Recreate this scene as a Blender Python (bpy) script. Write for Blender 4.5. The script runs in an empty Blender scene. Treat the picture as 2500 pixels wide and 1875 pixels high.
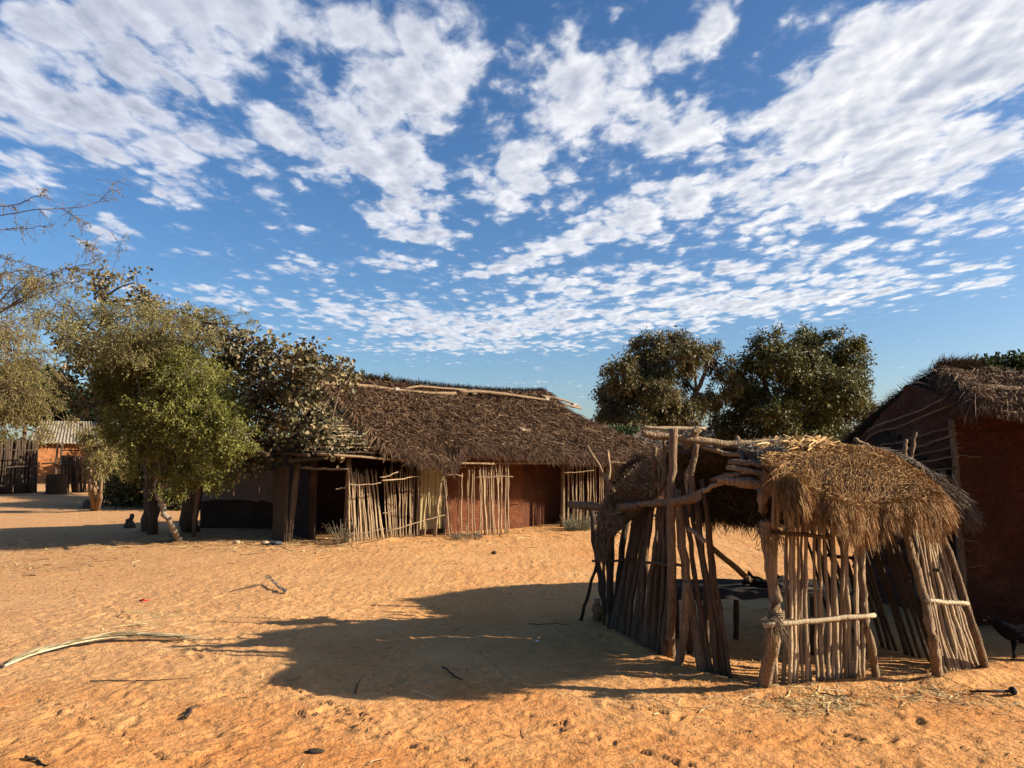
import bpy, math, random
import numpy as np
from mathutils import Vector
random.seed(7); rng = np.random.default_rng(7)
sc = bpy.context.scene; COL = sc.collection
R = math.radians
# ------------------------------------------------------------------ camera
EYE = 1.6; F = 1805.0; PITCH = R(5.79)
cp, sp = math.cos(PITCH), math.sin(PITCH)
def ray(px, py):
    u = (px-1250)/F; v = (937.5-py)/F
    return np.array([u, cp-v*sp, sp+v*cp])
def P(px, py, Y):
    r = ray(px, py); return np.array([0, 0, EYE]) + r*(Y/r[1])
def G(px, py, z=0.0):
    r = ray(px, py); return np.array([0, 0, EYE]) + r*((z-EYE)/r[2])
cam = bpy.data.objects.new('camera', bpy.data.cameras.new('camera')); COL.objects.link(cam)
cam.location = (0, 0, EYE); cam.rotation_euler = (R(90)+PITCH, 0, 0)
cam.data.sensor_width = 36; cam.data.lens = 36*F/2500; cam.data.clip_end = 5000; cam.data.clip_start = .05
sc.camera = cam
# ------------------------------------------------------------------ light
SUN_EL = R(24.3); SUN_AZ = R(-8.0)      # direction to the sun: +X, a little toward the viewer
sd = Vector((math.cos(SUN_EL)*math.cos(SUN_AZ), math.cos(SUN_EL)*math.sin(SUN_AZ), math.sin(SUN_EL)))
sl = bpy.data.lights.new('sun', 'SUN'); sl.energy = 5.0; sl.angle = R(.5); sl.color = (1, .86, .68)
so = bpy.data.objects.new('sun', sl); COL.objects.link(so); so.rotation_euler = (-sd).to_track_quat('-Z', 'Y').to_euler()
sc.view_settings.view_transform = 'Standard'; sc.view_settings.look = 'None'; sc.view_settings.gamma = 1
sc.view_settings.exposure = 1.32
# ------------------------------------------------------------------ node helper
class NT:
    def __init__(s, tree): s.t = tree; s.n = tree.nodes; s.l = tree.links
    def new(s, ty, **k):
        n = s.n.new(ty)
        for a, b in k.items(): setattr(n, a, b)
        return n
    def put(s, sock, v):
        if v is None: return
        if isinstance(v, bpy.types.NodeSocket): s.l.new(v, sock)
        else: sock.default_value = v
    def math(s, op, a, b=None, c=None, clamp=False):
        n = s.new('ShaderNodeMath', operation=op); n.use_clamp = clamp
        s.put(n.inputs[0], a); s.put(n.inputs[1], b); s.put(n.inputs[2], c); return n.outputs[0]
    def vmath(s, op, a, b=None, sc_=None):
        n = s.new('ShaderNodeVectorMath', operation=op)
        s.put(n.inputs[0], a); s.put(n.inputs[1], b)
        if sc_ is not None: s.put(n.inputs['Scale'], sc_)
        return n.outputs['Value'] if op in ('LENGTH', 'DISTANCE', 'DOT_PRODUCT') else n.outputs[0]
    def mix(s, f, a, b, mode='MIX'):
        n = s.new('ShaderNodeMix', data_type='RGBA', blend_type=mode)
        s.put(n.inputs[0], f); s.put(n.inputs[6], a); s.put(n.inputs[7], b); return n.outputs[2]
    def noise(s, vec, scale, detail=5, rough=.55, dist=0, out=0):
        n = s.new('ShaderNodeTexNoise'); s.put(n.inputs['Vector'], vec); n.inputs['Scale'].default_value = scale
        n.inputs['Detail'].default_value = detail; n.inputs['Roughness'].default_value = rough; n.inputs['Distortion'].default_value = dist
        return n.outputs[out]
    def ss(s, v, a, b, lo=0., hi=1.):
        n = s.new('ShaderNodeMapRange', interpolation_type='SMOOTHSTEP'); s.put(n.inputs[0], v)
        for i, q in zip((1, 2, 3, 4), (a, b, lo, hi)): s.put(n.inputs[i], q)
        return n.outputs[0]
    def mapping(s, vec, scale=(1, 1, 1), rot=(0, 0, 0), loc=(0, 0, 0)):
        n = s.new('ShaderNodeMapping'); s.put(n.inputs[0], vec); n.inputs[1].default_value = loc
        n.inputs[2].default_value = rot; n.inputs[3].default_value = scale; return n.outputs[0]
    def bump(s, h, strength=.5, dist=.02, normal=None):
        n = s.new('ShaderNodeBump'); n.inputs['Strength'].default_value = strength; n.inputs['Distance'].default_value = dist
        s.put(n.inputs['Height'], h)
        if normal is not None: s.put(n.inputs['Normal'], normal)
        return n.outputs[0]
def rgb(*c): return (c[0], c[1], c[2], 1)
# ------------------------------------------------------------------ world
w = bpy.data.worlds.new('World'); sc.world = w; w.use_nodes = True
T = NT(w.node_tree); T.n.clear()
out = T.new('ShaderNodeOutputWorld'); bg = T.new('ShaderNodeBackground')
sky = T.new('ShaderNodeTexSky', sky_type='NISHITA'); sky.sun_disc = False
sky.sun_elevation = SUN_EL; sky.sun_rotation = R(90)-SUN_AZ; sky.altitude = 400; sky.air_density = 1.0; sky.dust_density = 2.0; sky.ozone_density = 3.0
tc = T.new('ShaderNodeTexCoord').outputs['Generated']
sep = T.new('ShaderNodeSeparateXYZ'); T.l.new(tc, sep.inputs[0]); x, y, z = sep.outputs
zc = T.math('MAXIMUM', z, .03)
plane = T.new('ShaderNodeCombineXYZ'); T.put(plane.inputs[0], T.math('DIVIDE', x, zc)); T.put(plane.inputs[1], T.math('DIVIDE', y, zc))
ya = T.math('MAXIMUM', T.math('ABSOLUTE', y), .05)
gn = T.new('ShaderNodeCombineXYZ'); T.put(gn.inputs[0], T.math('DIVIDE', x, ya)); T.put(gn.inputs[1], T.math('DIVIDE', z, ya))
pl = plane.outputs[0]
# a banks-and-gaps layout of the cloud deck: (cx, cy, rx, ry, rotation in degrees, weight)
BL = [(480,40,470,130,0,1),(900,60,140,90,20,.8),(150,250,330,120,-8,1),(420,330,150,60,-10,.8),(60,400,130,45,0,.7),(40,450,90,28,0,.6),(40,120,130,110,0,.9),
 (990,215,215,125,20,1),(730,300,140,85,10,.95),(900,385,180,75,-5,1),(975,470,80,90,0,.8),(1010,560,90,36,-8,.9),
 (450,465,95,65,-25,.62),(640,440,85,70,-20,.58),(255,565,55,45,0,.7),(150,520,110,18,-15,.4),(520,615,70,14,0,.5),(460,565,60,22,0,.38),(700,550,60,14,-8,.4),
 (1390,260,150,150,0,1),(1270,430,110,100,30,.85),(1560,210,180,120,25,.85),(1750,70,60,130,-12,.8),(1640,330,120,60,10,.8),(1330,10,60,18,0,.5),
 (2130,230,370,95,22,1.05),(2350,110,300,150,15,1.1),(2250,330,330,90,8,.95),(2100,40,100,70,10,.8),
 (1700,480,330,62,17,.95),(2180,430,380,80,15,.95),(2400,520,220,50,10,.8),(1400,590,180,34,16,.85),(1230,650,140,24,12,.75),
 (1950,540,420,46,8,.55),(1850,640,480,40,7,.66),(2000,700,330,50,6,.74),(1500,700,420,46,3,.68),(1350,785,460,48,3,.8),(1800,745,340,34,4,.75),
 (2400,690,110,17,12,.75),(2380,650,60,16,8,.55),(950,770,230,42,-4,.72),(1150,845,260,18,0,.62),(860,650,240,36,6,.55),(650,735,240,28,-3,.62),(1150,815,120,30,0,.7),(440,700,130,16,0,.45),(1250,950,160,16,0,.3)]
tot = None
for (cx, cy, rx, ry, rot, wt) in BL:
    r0 = ray(cx, cy); a = r0[0]/r0[1]; b = r0[2]/r0[1]
    d = T.vmath('SUBTRACT', gn.outputs[0], (a, b, 0))
    m = T.mapping(d, rot=(0, 0, R(-rot)))
    m = T.vmath('MULTIPLY', m, (F/rx, F/ry, 0))
    l = T.vmath('DOT_PRODUCT', m, m)
    g = T.math('MULTIPLY', T.math('EXPONENT', T.math('MULTIPLY', l, -.55)), wt)
    tot = g if tot is None else T.math('MAXIMUM', T.math('MULTIPLY', T.math('ADD', tot, g), .62), T.math('MAXIMUM', tot, g))
plr = T.mapping(pl, scale=(1.0, .60, 1), rot=(0, 0, R(14)))
def dens(vec, det=10):
    n1 = T.noise(vec, 4.0, det, .56, .1)
    if det < 5: return T.math('MULTIPLY', T.math('SUBTRACT', n1, .5), 3.0)
    wv_ = T.vmath('ADD', vec, T.vmath('SCALE', T.noise(vec, 9, 3, .6, 0, 1), None, .12))
    vo = T.new('ShaderNodeTexVoronoi'); vo.feature = 'SMOOTH_F1'; vo.inputs['Scale'].default_value = 9.5; vo.inputs['Smoothness'].default_value = .35; T.put(vo.inputs['Vector'], wv_)
    vo2 = T.new('ShaderNodeTexVoronoi'); vo2.feature = 'SMOOTH_F1'; vo2.inputs['Scale'].default_value = 24; vo2.inputs['Smoothness'].default_value = .4; T.put(vo2.inputs['Vector'], wv_)
    a = T.math('ADD', T.math('MULTIPLY', T.math('SUBTRACT', n1, .5), 1.9), T.math('MULTIPLY', T.math('SUBTRACT', .42, vo.outputs['Distance']), 1.15))
    a = T.math('ADD', a, T.math('MULTIPLY', T.math('SUBTRACT', T.noise(vec, 1.7, 2), .5), .7))
    return T.math('ADD', a, T.math('MULTIPLY', T.math('SUBTRACT', .4, vo2.outputs['Distance']), .38))
dn = dens(plr, 11); ds1 = dens(plr, 4.5); dn2 = dens(T.vmath('ADD', plr, (.032, .02, 0)), 4.5)
D = T.math('ADD', T.math('SUBTRACT', T.math('MULTIPLY', tot, 1.3), .50), T.math('MULTIPLY', dn, T.math('MULTIPLY_ADD', tot, -.1, 1.0)))
front = T.ss(y, -.15, .25)  # clouds only ahead; left out behind the viewer to cut fill light
lowfade = T.ss(z, .10, .2)
veil = T.noise(T.mapping(plr, scale=(1, 1.3, 1)), 11, 8, .72, .6)
alpha = T.math('MULTIPLY', T.ss(T.math('ADD', D, T.math('MULTIPLY', T.math('SUBTRACT', veil, .5), .9)), -.16, .52), front)
alpha = T.math('MAXIMUM', alpha, T.math('MULTIPLY', T.math('MULTIPLY', T.ss(T.math('ADD', D, T.math('MULTIPLY', veil, 1.6)), .5, 1.3), .30), front))
thick = T.ss(D, .18, .8)
light = T.math('MULTIPLY_ADD', T.math('SUBTRACT', ds1, dn2), 1.35, .60, clamp=True)  # sun-side brightness of the clouds, painted in from shifted density
xr = T.ss(T.math('DIVIDE', x, ya), -.6, .5)
white = T.mix(xr, rgb(6.1, 6.3, 7.0), rgb(8.0, 7.9, 7.9))
grey = T.mix(xr, rgb(2.9, 3.2, 4.1), rgb(3.4, 3.8, 4.7))
ccol = T.mix(T.math('MULTIPLY', thick, T.math('SUBTRACT', 1.12, light), clamp=True), white, grey)
ccol = T.mix(T.math('MULTIPLY', T.math('SUBTRACT', 1, light), .5), ccol, grey)
hs = T.new('ShaderNodeHueSaturation'); hs.inputs['Hue'].default_value = .503; hs.inputs['Saturation'].default_value = 1.22; hs.inputs['Value'].default_value = 1.14; T.l.new(sky.outputs[0], hs.inputs['Color'])
mixc = T.mix(T.math('MULTIPLY', alpha, .96), hs.outputs[0], ccol)
T.l.new(mixc, bg.inputs[0]); bg.inputs[1].default_value = .056; T.l.new(bg.outputs[0], out.inputs[0])
w.cycles.sampling_method = 'MANUAL'; w.cycles.sample_map_resolution = 512
# ------------------------------------------------------------------ materials
MATS = {}
def newmat(name):
    m = bpy.data.materials.new(name); m.use_nodes = True; t = NT(m.node_tree)
    b = m.node_tree.nodes['Principled BSDF']; b.inputs['Roughness'].default_value = .9
    b.inputs['Specular IOR Level'].default_value = .25; MATS[name] = m; return m, t, b
def pos(t): return t.new('ShaderNodeNewGeometry').outputs['Position']
def attr(t, n='rnd'): return t.new('ShaderNodeAttribute', attribute_name=n).outputs['Fac']
def ramp(t, v, stops):
    n = t.new('ShaderNodeValToRGB'); t.put(n.inputs[0], v); e = n.color_ramp.elements
    while len(e) < len(stops): e.new(.5)
    for q, (p_, c) in zip(e, stops): q.position = p_; q.color = rgb(*[e_*.66 for e_ in c])
    return n.outputs[0]
def wood(name, a, b_, scale=18, bump=.5):
    m, t, b = newmat(name); p = pos(t)
    oi = t.new('ShaderNodeObjectInfo').outputs['Random']
    st = t.mapping(p, scale=(1, 1, .16))
    n = t.noise(st, scale*2.2, 5, .65); n2 = t.noise(p, scale*.35, 4, .6)
    f = t.math('ADD', t.math('MULTIPLY', n, .9), t.math('MULTIPLY', oi, .45)); f = t.math('ADD', f, t.math('MULTIPLY', n2, .5))
    t.put(b.inputs['Base Color'], ramp(t, t.math('MULTIPLY', f, .6), [(.25, a), (.78, b_)]))
    vo = t.new('ShaderNodeTexVoronoi'); vo.feature = 'DISTANCE_TO_EDGE'; vo.inputs['Scale'].default_value = scale*2.6; t.put(vo.inputs['Vector'], t.mapping(p, scale=(1, 1, .12)))
    t.put(b.inputs['Normal'], t.bump(t.math('ADD', t.math('MULTIPLY', t.ss(vo.outputs['Distance'], 0, .12), .6), t.math('ADD', n, t.noise(p, scale*.8, 3))), bump, .012)); return m
def straw(name, stops, patch=.35):
    m, t, b = newmat(name); p = pos(t)
    f = t.math('ADD', attr(t), t.math('MULTIPLY', t.math('SUBTRACT', t.noise(p, 2.2, 4), .5), patch))
    t.put(b.inputs['Base Color'], ramp(t, f, stops)); b.inputs['Roughness'].default_value = .75; return m
def leaf(name, stops, trans=.35, rough=.6, spec=.25):
    m, t, b = newmat(name); p = pos(t)
    f = t.math('ADD', attr(t), t.math('MULTIPLY', t.math('SUBTRACT', t.noise(p, .9, 2), .5), .5))
    c = ramp(t, f, stops); t.put(b.inputs['Base Color'], c); b.inputs['Roughness'].default_value = rough; b.inputs['Specular IOR Level'].default_value = spec
    tr = t.new('ShaderNodeBsdfTranslucent'); t.put(tr.inputs[0], c); mx = t.new('ShaderNodeMixShader'); mx.inputs[0].default_value = trans
    o = m.node_tree.nodes['Material Output']; t.l.new(b.outputs[0], mx.inputs[1]); t.l.new(tr.outputs[0], mx.inputs[2]); t.l.new(mx.outputs[0], o.inputs[0]); return m
def mud(name, a, b_, c_, coarse=1.0, lines=.0):
    m, t, b = newmat(name); p = pos(t)
    n1 = t.noise(p, 1.6, 5, .6); n2 = t.noise(p, 13, 6, .65); n3 = t.noise(t.mapping(p, scale=(1, 1, 3.5)), 5, 4, .6)
    col = ramp(t, t.math('ADD', t.math('MULTIPLY', n1, .6), t.math('MULTIPLY', n2, .4)), [(.33, a), (.52, b_), (.7, c_)])
    t.put(b.inputs['Base Color'], col)
    vo = t.new('ShaderNodeTexVoronoi'); vo.feature = 'DISTANCE_TO_EDGE'; vo.inputs['Scale'].default_value = 6*coarse
    t.put(vo.inputs['Vector'], t.vmath('ADD', t.mapping(p, scale=(1, 1, 2.2)), t.vmath('SCALE', t.noise(p, 4, 3, out=1), None, .25)))
    cr = t.ss(vo.outputs['Distance'], 0, .06)
    h = t.math('ADD', t.math('ADD', n2, t.math('MULTIPLY', n3, 1.3)), t.math('MULTIPLY', cr, .3))
    t.put(b.inputs['Normal'], t.bump(h, .9, .035)); b.inputs['Roughness'].default_value = .95; return m
M_STICK = wood('weathered_stick', (.17, .105, .06), (.60, .435, .26), 22, .6)
M_POST = wood('post_bark', (.10, .058, .032), (.43, .29, .165), 16, 1.1)
M_SHST = wood('shaded_stick', (.06, .034, .02), (.22, .14, .078), 18, .8)  # darker copy of the stick wood, with the screens' shade in its colour
M_BEAM = wood('pale_beam', (.13, .08, .045), (.46, .32, .185), 14, 1.0)
M_PEEL = wood('peeled_pole', (.32, .24, .14), (.62, .50, .32), 10, .3)
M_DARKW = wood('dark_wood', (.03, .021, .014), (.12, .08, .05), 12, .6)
M_BARK = wood('tree_bark', (.055, .038, .025), (.24, .165, .105), 9, 1.0)
M_PALEBARK = wood('pale_tree_bark', (.16, .12, .085), (.46, .37, .27), 7, .8)
M_BOARD = wood('old_board', (.09, .07, .055), (.22, .175, .135), 10, .5)
M_YELLOW = wood('yellow_board', (.38, .29, .13), (.55, .43, .20), 5, .4)
M_GOLD = straw('golden_thatch', [(0, (.095, .042, .012)), (.4, (.32, .16, .047)), (.78, (.53, .30, .10)), (1, (.78, .54, .25))])
M_BROWN = straw('brown_thatch', [(0, (.034, .017, .009)), (.45, (.108, .055, .028)), (.8, (.19, .105, .054)), (.97, (.40, .27, .15))])
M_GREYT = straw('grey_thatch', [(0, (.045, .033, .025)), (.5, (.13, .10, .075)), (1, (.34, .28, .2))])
M_LITTER = straw('dry_straw', [(0, (.10, .055, .025)), (.45, (.32, .19, .08)), (.8, (.62, .45, .2)), (1, (.8, .66, .36))], .1)
M_FROND = straw('palm_frond', [(0, (.25, .19, .1)), (.5, (.55, .46, .26)), (1, (.80, .72, .48))], .1)
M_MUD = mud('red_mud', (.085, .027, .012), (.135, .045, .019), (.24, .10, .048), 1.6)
M_MUDB = mud('brown_mud', (.08, .035, .022), (.125, .058, .034), (.18, .09, .055), 2.2)
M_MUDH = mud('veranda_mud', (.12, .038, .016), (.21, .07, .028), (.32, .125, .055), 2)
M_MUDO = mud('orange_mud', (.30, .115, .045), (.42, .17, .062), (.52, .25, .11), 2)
M_MUDD = mud('shade_dark_mud', (.03, .018, .012), (.07, .035, .022), (.11, .06, .038))  # mud darkened to stand for the unlit interior; the gables share it
L_GREEN = leaf('fresh_leaf', [(0, (.075, .088, .02)), (.45, (.21, .215, .048)), (.8, (.37, .365, .08)), (1, (.54, .51, .14))], .45, .45)
L_OLIVE = leaf('olive_leaf', [(0, (.11, .105, .045)), (.5, (.29, .265, .10)), (1, (.55, .49, .22))], .4)
L_ROUND = leaf('round_leaf', [(0, (.05, .048, .022)), (.45, (.15, .13, .062)), (.8, (.32, .26, .135)), (1, (.56, .43, .23))], .12, .55)
L_ACACIA = leaf('acacia_leaf', [(0, (.11, .095, .032)), (.5, (.29, .25, .08)), (1, (.52, .45, .17))], .4)
L_TREE = leaf('mango_leaf', [(0, (.045, .046, .017)), (.4, (.115, .105, .034)), (.75, (.20, .155, .05)), (1, (.36, .24, .09))], .22, .5)
L_TREE2 = leaf('dark_leaf', [(0, (.038, .045, .014)), (.45, (.10, .11, .03)), (.8, (.19, .17, .045)), (1, (.34, .25, .075))], .22, .5)
L_FAR = leaf('far_leaf', [(0, (.02, .035, .013)), (.6, (.05, .075, .025)), (1, (.10, .12, .04))], .25)
def plain(name, c, rough=.8, metal=0, nz=.25, sc_=12):
    c = tuple(q*.68 for q in c)
    m, t, b = newmat(name); n = t.noise(pos(t), sc_, 4)
    t.put(b.inputs['Base Color'], t.mix(n, rgb(*[q*(1-nz) for q in c]), rgb(*[min(1, q*(1+nz)) for q in c])))
    b.inputs['Roughness'].default_value = rough; b.inputs['Metallic'].default_value = metal
    t.put(b.inputs['Normal'], t.bump(n, .3, .01)); return m
M_TWINE = plain('twine', (.22, .16, .09)); M_WTIE = plain('pale_tie', (.62, .55, .44))
M_BLACK = plain('black_feather', (.007, .007, .009), .85, 0, .3, 40); M_BLACK.node_tree.nodes['Principled BSDF'].inputs['Specular IOR Level'].default_value = .06; M_SOOT_HOLE = plain('soot_hole_black', (.012, .011, .012), .8)
M_BEAK = plain('beak_horn', (.16, .14, .11), .5); M_COMB = plain('comb_red', (.07, .015, .015), .6)
M_RED = plain('red_plastic', (.65, .03, .03), .5); M_WHITE = plain('white_scrap', (.75, .72, .68), .6); M_RAG = plain('blue_grey_cloth', (.07, .085, .12), .9, 0, .6, 30)
M_TIN = plain('zinc_sheet', (.29, .25, .19), .8, 0, .35, 3); M_TARP = plain('grey_render', (.25, .19, .155), .9, 0, .3, 2.5)
M_STONE = plain('dark_lump', (.05, .035, .025), .9); M_PALE = plain('pale_stone', (.45, .33, .22), .9)
# ground
def grgb(*c): return rgb(*[q*.70 for q in c])
m, t, b = newmat('sandy_earth'); p = pos(t)
big = t.noise(p, .22, 3, .5); mid = t.noise(p, 1.1, 5, .6); fine = t.noise(p, 26, 5, .7); spk = t.noise(p, 75, 2, .6)
sp3 = t.new('ShaderNodeSeparateXYZ'); t.put(sp3.inputs[0], p)
near = t.ss(t.math('ADD', sp3.outputs[1], t.math('MULTIPLY', t.math('SUBTRACT', mid, .5), 4)), 3.2, 6.5)
c1 = t.mix(t.ss(mid, .35, .65), grgb(.66, .275, .085), grgb(.75, .355, .125))       # redder sand in the foreground of the yard
c2 = t.mix(t.ss(mid, .35, .65), grgb(.70, .35, .132), grgb(.78, .43, .175))
c = t.mix(near, c1, c2)
c = t.mix(t.math('MULTIPLY', t.ss(big, .45, .62), .5), c, grgb(.67, .31, .10))
gl = t.ss(t.math('ADD', sp3.outputs[0], t.math('MULTIPLY', mid, 3)), 1.0, -4.0)
c = t.mix(t.math('MULTIPLY', gl, t.math('MULTIPLY', near, .55)), c, grgb(.56, .335, .17))   # greyer dust on the left of the yard
c = t.mix(t.math('MULTIPLY', t.ss(fine, .56, .75), .5), c, grgb(.24, .12, .05))
c = t.mix(t.math('MULTIPLY', t.ss(spk, .66, .78), .6), c, grgb(.13, .07, .035))
c = t.mix(t.math('MULTIPLY', t.ss(spk, .36, .26), .35), c, grgb(.72, .50, .27))
t.put(b.inputs['Base Color'], c); b.inputs['Roughness'].default_value = .97; b.inputs['Specular IOR Level'].default_value = .1
wv = t.mapping(t.vmath('ADD', p, t.vmath('SCALE', t.noise(p, 1.3, 2, out=1), None, .5)), scale=(1, 2.3, 1), rot=(0, 0, R(-20)))
scuff = t.noise(wv, 5.5, 6, .62); clod = t.noise(p, 15, 6, .65, .1)
h = t.math('ADD', t.math('MULTIPLY', scuff, .9), t.math('ADD', t.math('MULTIPLY', clod, 1.0), t.math('MULTIPLY', fine, .35)))
t.put(b.inputs['Normal'], t.bump(h, 1.0, .030)); M_GROUND = m
# ------------------------------------------------------------------ mesh builder
class MB:
    def __init__(s): s.v = []; s.l = []; s.c = []; s.r = []; s.sm = []; s.n = 0
    def add(s, verts, faces, rnd=None, smooth=True):
        verts = np.asarray(verts, float).reshape(-1, 3)
        if isinstance(faces, np.ndarray):
            s.l.append((faces+s.n).ravel()); s.c.append(np.full(len(faces), faces.shape[1])); nf = len(faces)
        else:
            s.l.append(np.concatenate([np.asarray(f)+s.n for f in faces])); s.c.append(np.array([len(f) for f in faces])); nf = len(faces)
        s.v.append(verts); s.n += len(verts)
        s.r.append(np.full(len(verts), rng.random()) if rnd is None else np.broadcast_to(rnd, (len(verts),)).astype(float))
        s.sm.append(np.full(nf, smooth))
    def tube(s, pts, rad, sides=7, wob=.12, rnd=None):
        pts = np.asarray(pts, float); K = len(pts); rad = np.broadcast_to(np.asarray(rad, float), (K,))
        tg = np.gradient(pts, axis=0); tg /= np.linalg.norm(tg, axis=1)[:, None]+1e-9
        ref = np.array([0, 0, 1.]) if abs(tg[0][2]) < .9 else np.array([1., 0, 0])
        a = np.cross(tg, ref); a /= np.linalg.norm(a, axis=1)[:, None]+1e-9; b = np.cross(tg, a)
        th = np.linspace(0, 2*np.pi, sides, endpoint=False)
        ov = 1+wob*rng.normal(size=(1, sides))*.6
        rr = rad[:, None]*(ov+wob*.5*rng.normal(size=(K, sides)))
        V = pts[:, None, :]+rr[..., None]*(np.cos(th)[None, :, None]*a[:, None, :]+np.sin(th)[None, :, None]*b[:, None, :])
        V = V.reshape(-1, 3); f = []
        i = np.arange(K-1)[:, None]*sides; j = np.arange(sides)[None, :]; j2 = (j+1) % sides
        q = np.stack([i+j, i+j2, i+sides+j2, i+sides+j], -1).reshape(-1, 4)
        n0 = s.n; s.add(V, q, rnd)
        s.l.append(np.arange(sides)[::-1]+n0); s.c.append(np.array([sides])); s.sm.append(np.array([False]))
        s.l.append(np.arange(sides)+n0+(K-1)*sides); s.c.append(np.array([sides])); s.sm.append(np.array([False]))
    def grid(s, Pg, rnd=None, smooth=True, flip=False):
        A, B = Pg.shape[:2]; i = np.arange(A-1)[:, None]*B; j = np.arange(B-1)[None, :]
        q = np.stack([i+j, i+j+1, i+B+j+1, i+B+j], -1).reshape(-1, 4)
        if flip: q = q[:, ::-1]
        s.add(Pg.reshape(-1, 3), q, rnd, smooth)
    def slab(s, Pg, off, rnd=None):
        off = np.asarray(off, float); A, B = Pg.shape[:2]; s.grid(Pg, rnd); s.grid(Pg+off, rnd, flip=True)
        for e in (Pg[0], Pg[-1], Pg[:, 0], Pg[:, -1]): s.grid(np.stack([e, e+off]), rnd, False)
    def box(s, c8):
        s.add(c8, np.array([[0,3,2,1],[4,5,6,7],[0,1,5,4],[1,2,6,5],[2,3,7,6],[3,0,4,7]]), None, False)
    def wallbox(s, a, b, z0, z1, th):
        a = np.array(a[:2]); b = np.array(b[:2]); d = (b-a)/np.linalg.norm(b-a); n = np.array([-d[1], d[0]])*th
        q = [a, b, b+n, a+n]; z0 = z0 if hasattr(z0, '__len__') else (z0, z0); z1 = z1 if hasattr(z1, '__len__') else (z1, z1)
        zz = [0, 1, 1, 0]
        s.box([[*q[k], z0[zz[k]]] for k in range(4)]+[[*q[k], z1[zz[k]]] for k in range(4)])
    def ribbons(s, Pts, W, side, rnd):
        # Pts (N,S,3), W (N,S) half widths, side (N,3)
        N, S = Pts.shape[:2]; sv = side[:, None, :]*W[..., None]
        V = np.stack([Pts-sv, Pts+sv], 2).reshape(-1, 3)      # N,S,2
        base = np.arange(N)[:, None]*S*2; k = np.arange(S-1)[None, :]*2
        q = np.stack([base+k, base+k+1, base+k+3, base+k+2], -1).reshape(-1, 4)
        s.add(V, q, np.repeat(rnd, S*2), False)
    def leaves(s, C, size, axis, nrm, wid=.5, fold=.25, rnd=None):
        # C (N,3) leaf base, axis unit growth dir, nrm approx normal
        N = len(C); sd_ = np.cross(axis, nrm); sd_ /= np.linalg.norm(sd_, axis=1)[:, None]+1e-9; up = np.cross(sd_, axis)
        tpl = [(0, 0), (.3, -1), (.75, -.8), (1, 0), (.75, .8), (.3, 1)]
        V = np.empty((N, 6, 3)); size = np.broadcast_to(size, (N,))
        for k, (u, v) in enumerate(tpl):
            V[:, k] = C+size[:, None]*(u*axis+v*wid*.5*sd_+abs(v)*fold*wid*.5*up)
        b = np.arange(N)[:, None]*6
        q = np.stack([b+np.array([[0, 1, 2, 3]]), b+np.array([[0, 3, 4, 5]])], 1).reshape(-1, 4)
        s.add(V, q, np.repeat(rng.random(N) if rnd is None else rnd, 6), False)
    def build(s, name, mat, parent=None, loc=None):
        v = np.concatenate(s.v)
        if parent is not None: o0 = ROOT(parent)
        elif loc is not None: o0 = np.array(loc, float)
        else: o0 = np.array([v[:, 0].mean(), v[:, 1].mean(), v[:, 2].min()])
        v = v-o0; me = bpy.data.meshes.new(name); l = np.concatenate(s.l).astype(np.int32); c = np.concatenate(s.c).astype(np.int32)
        me.vertices.add(len(v)); me.vertices.foreach_set('co', v.ravel()); me.loops.add(len(l)); me.loops.foreach_set('vertex_index', l)
        me.polygons.add(len(c)); st = np.concatenate([[0], np.cumsum(c)[:-1]]).astype(np.int32)
        me.polygons.foreach_set('loop_start', st); me.polygons.foreach_set('loop_total', c)
        me.polygons.foreach_set('use_smooth', np.concatenate(s.sm)); me.update(calc_edges=True)
        at = me.attributes.new('rnd', 'FLOAT', 'POINT'); at.data.foreach_set('value', np.concatenate(s.r).astype(np.float32))
        me.materials.append(mat); o = bpy.data.objects.new(name, me); COL.objects.link(o)
        if parent is not None: o.parent = parent
        else: o.location = o0
        return o
def ROOT(o):
    while o.parent: o = o.parent
    return np.array(o.location)
def tag(o, label, cat=None, group=None, kind=None):
    if label: o['label'] = label
    if cat: o['category'] = cat
    if group: o['group'] = group
    if kind: o['kind'] = kind
    return o
def thing(name, label, cat, loc, group=None):
    o = bpy.data.objects.new(name, None); COL.objects.link(o); o.location = tuple(float(q) for q in loc); o.empty_display_size = .2
    return tag(o, label, cat, group)
def rnddir(n):
    v = rng.normal(size=(n, 3)); return v/np.linalg.norm(v, axis=1)[:, None]
def unit(v): v = np.asarray(v, float); return v/(np.linalg.norm(v, axis=-1, keepdims=True)+1e-9)
def wobbly(a, b, n=9, amp=.01, bend=0.):
    a = np.asarray(a, float); b = np.asarray(b, float); tt = np.linspace(0, 1, n)[:, None]; L = np.linalg.norm(b-a)
    p_ = a+(b-a)*tt; w_ = rng.normal(size=(n, 3))*amp; w_[0] *= .3; w_[-1] *= .3
    bd = rng.normal(size=3)*bend*L; s_ = np.sin(np.pi*tt)
    kink = np.cumsum(rng.normal(size=(n, 3))*amp*.8, 0); kink -= tt*kink[-1]
    return p_+w_*.5+kink+s_*bd
def stick(name, a, b, r, parent, mat=None, n=9, amp=.006, bend=.008, taper=.75, sides=8, label=None):
    m_ = MB(); p_ = wobbly(a, b, n, amp, bend); rad = np.linspace(r, r*taper, n)*(1+.07*rng.normal(size=n))
    if n > 5:
        k = rng.integers(2, n-2); rad[k] *= 1.18
    m_.tube(p_, rad, sides, .09); o = m_.build(name, mat or M_STICK, parent)
    if label: o['label'] = label
    return o
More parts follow.
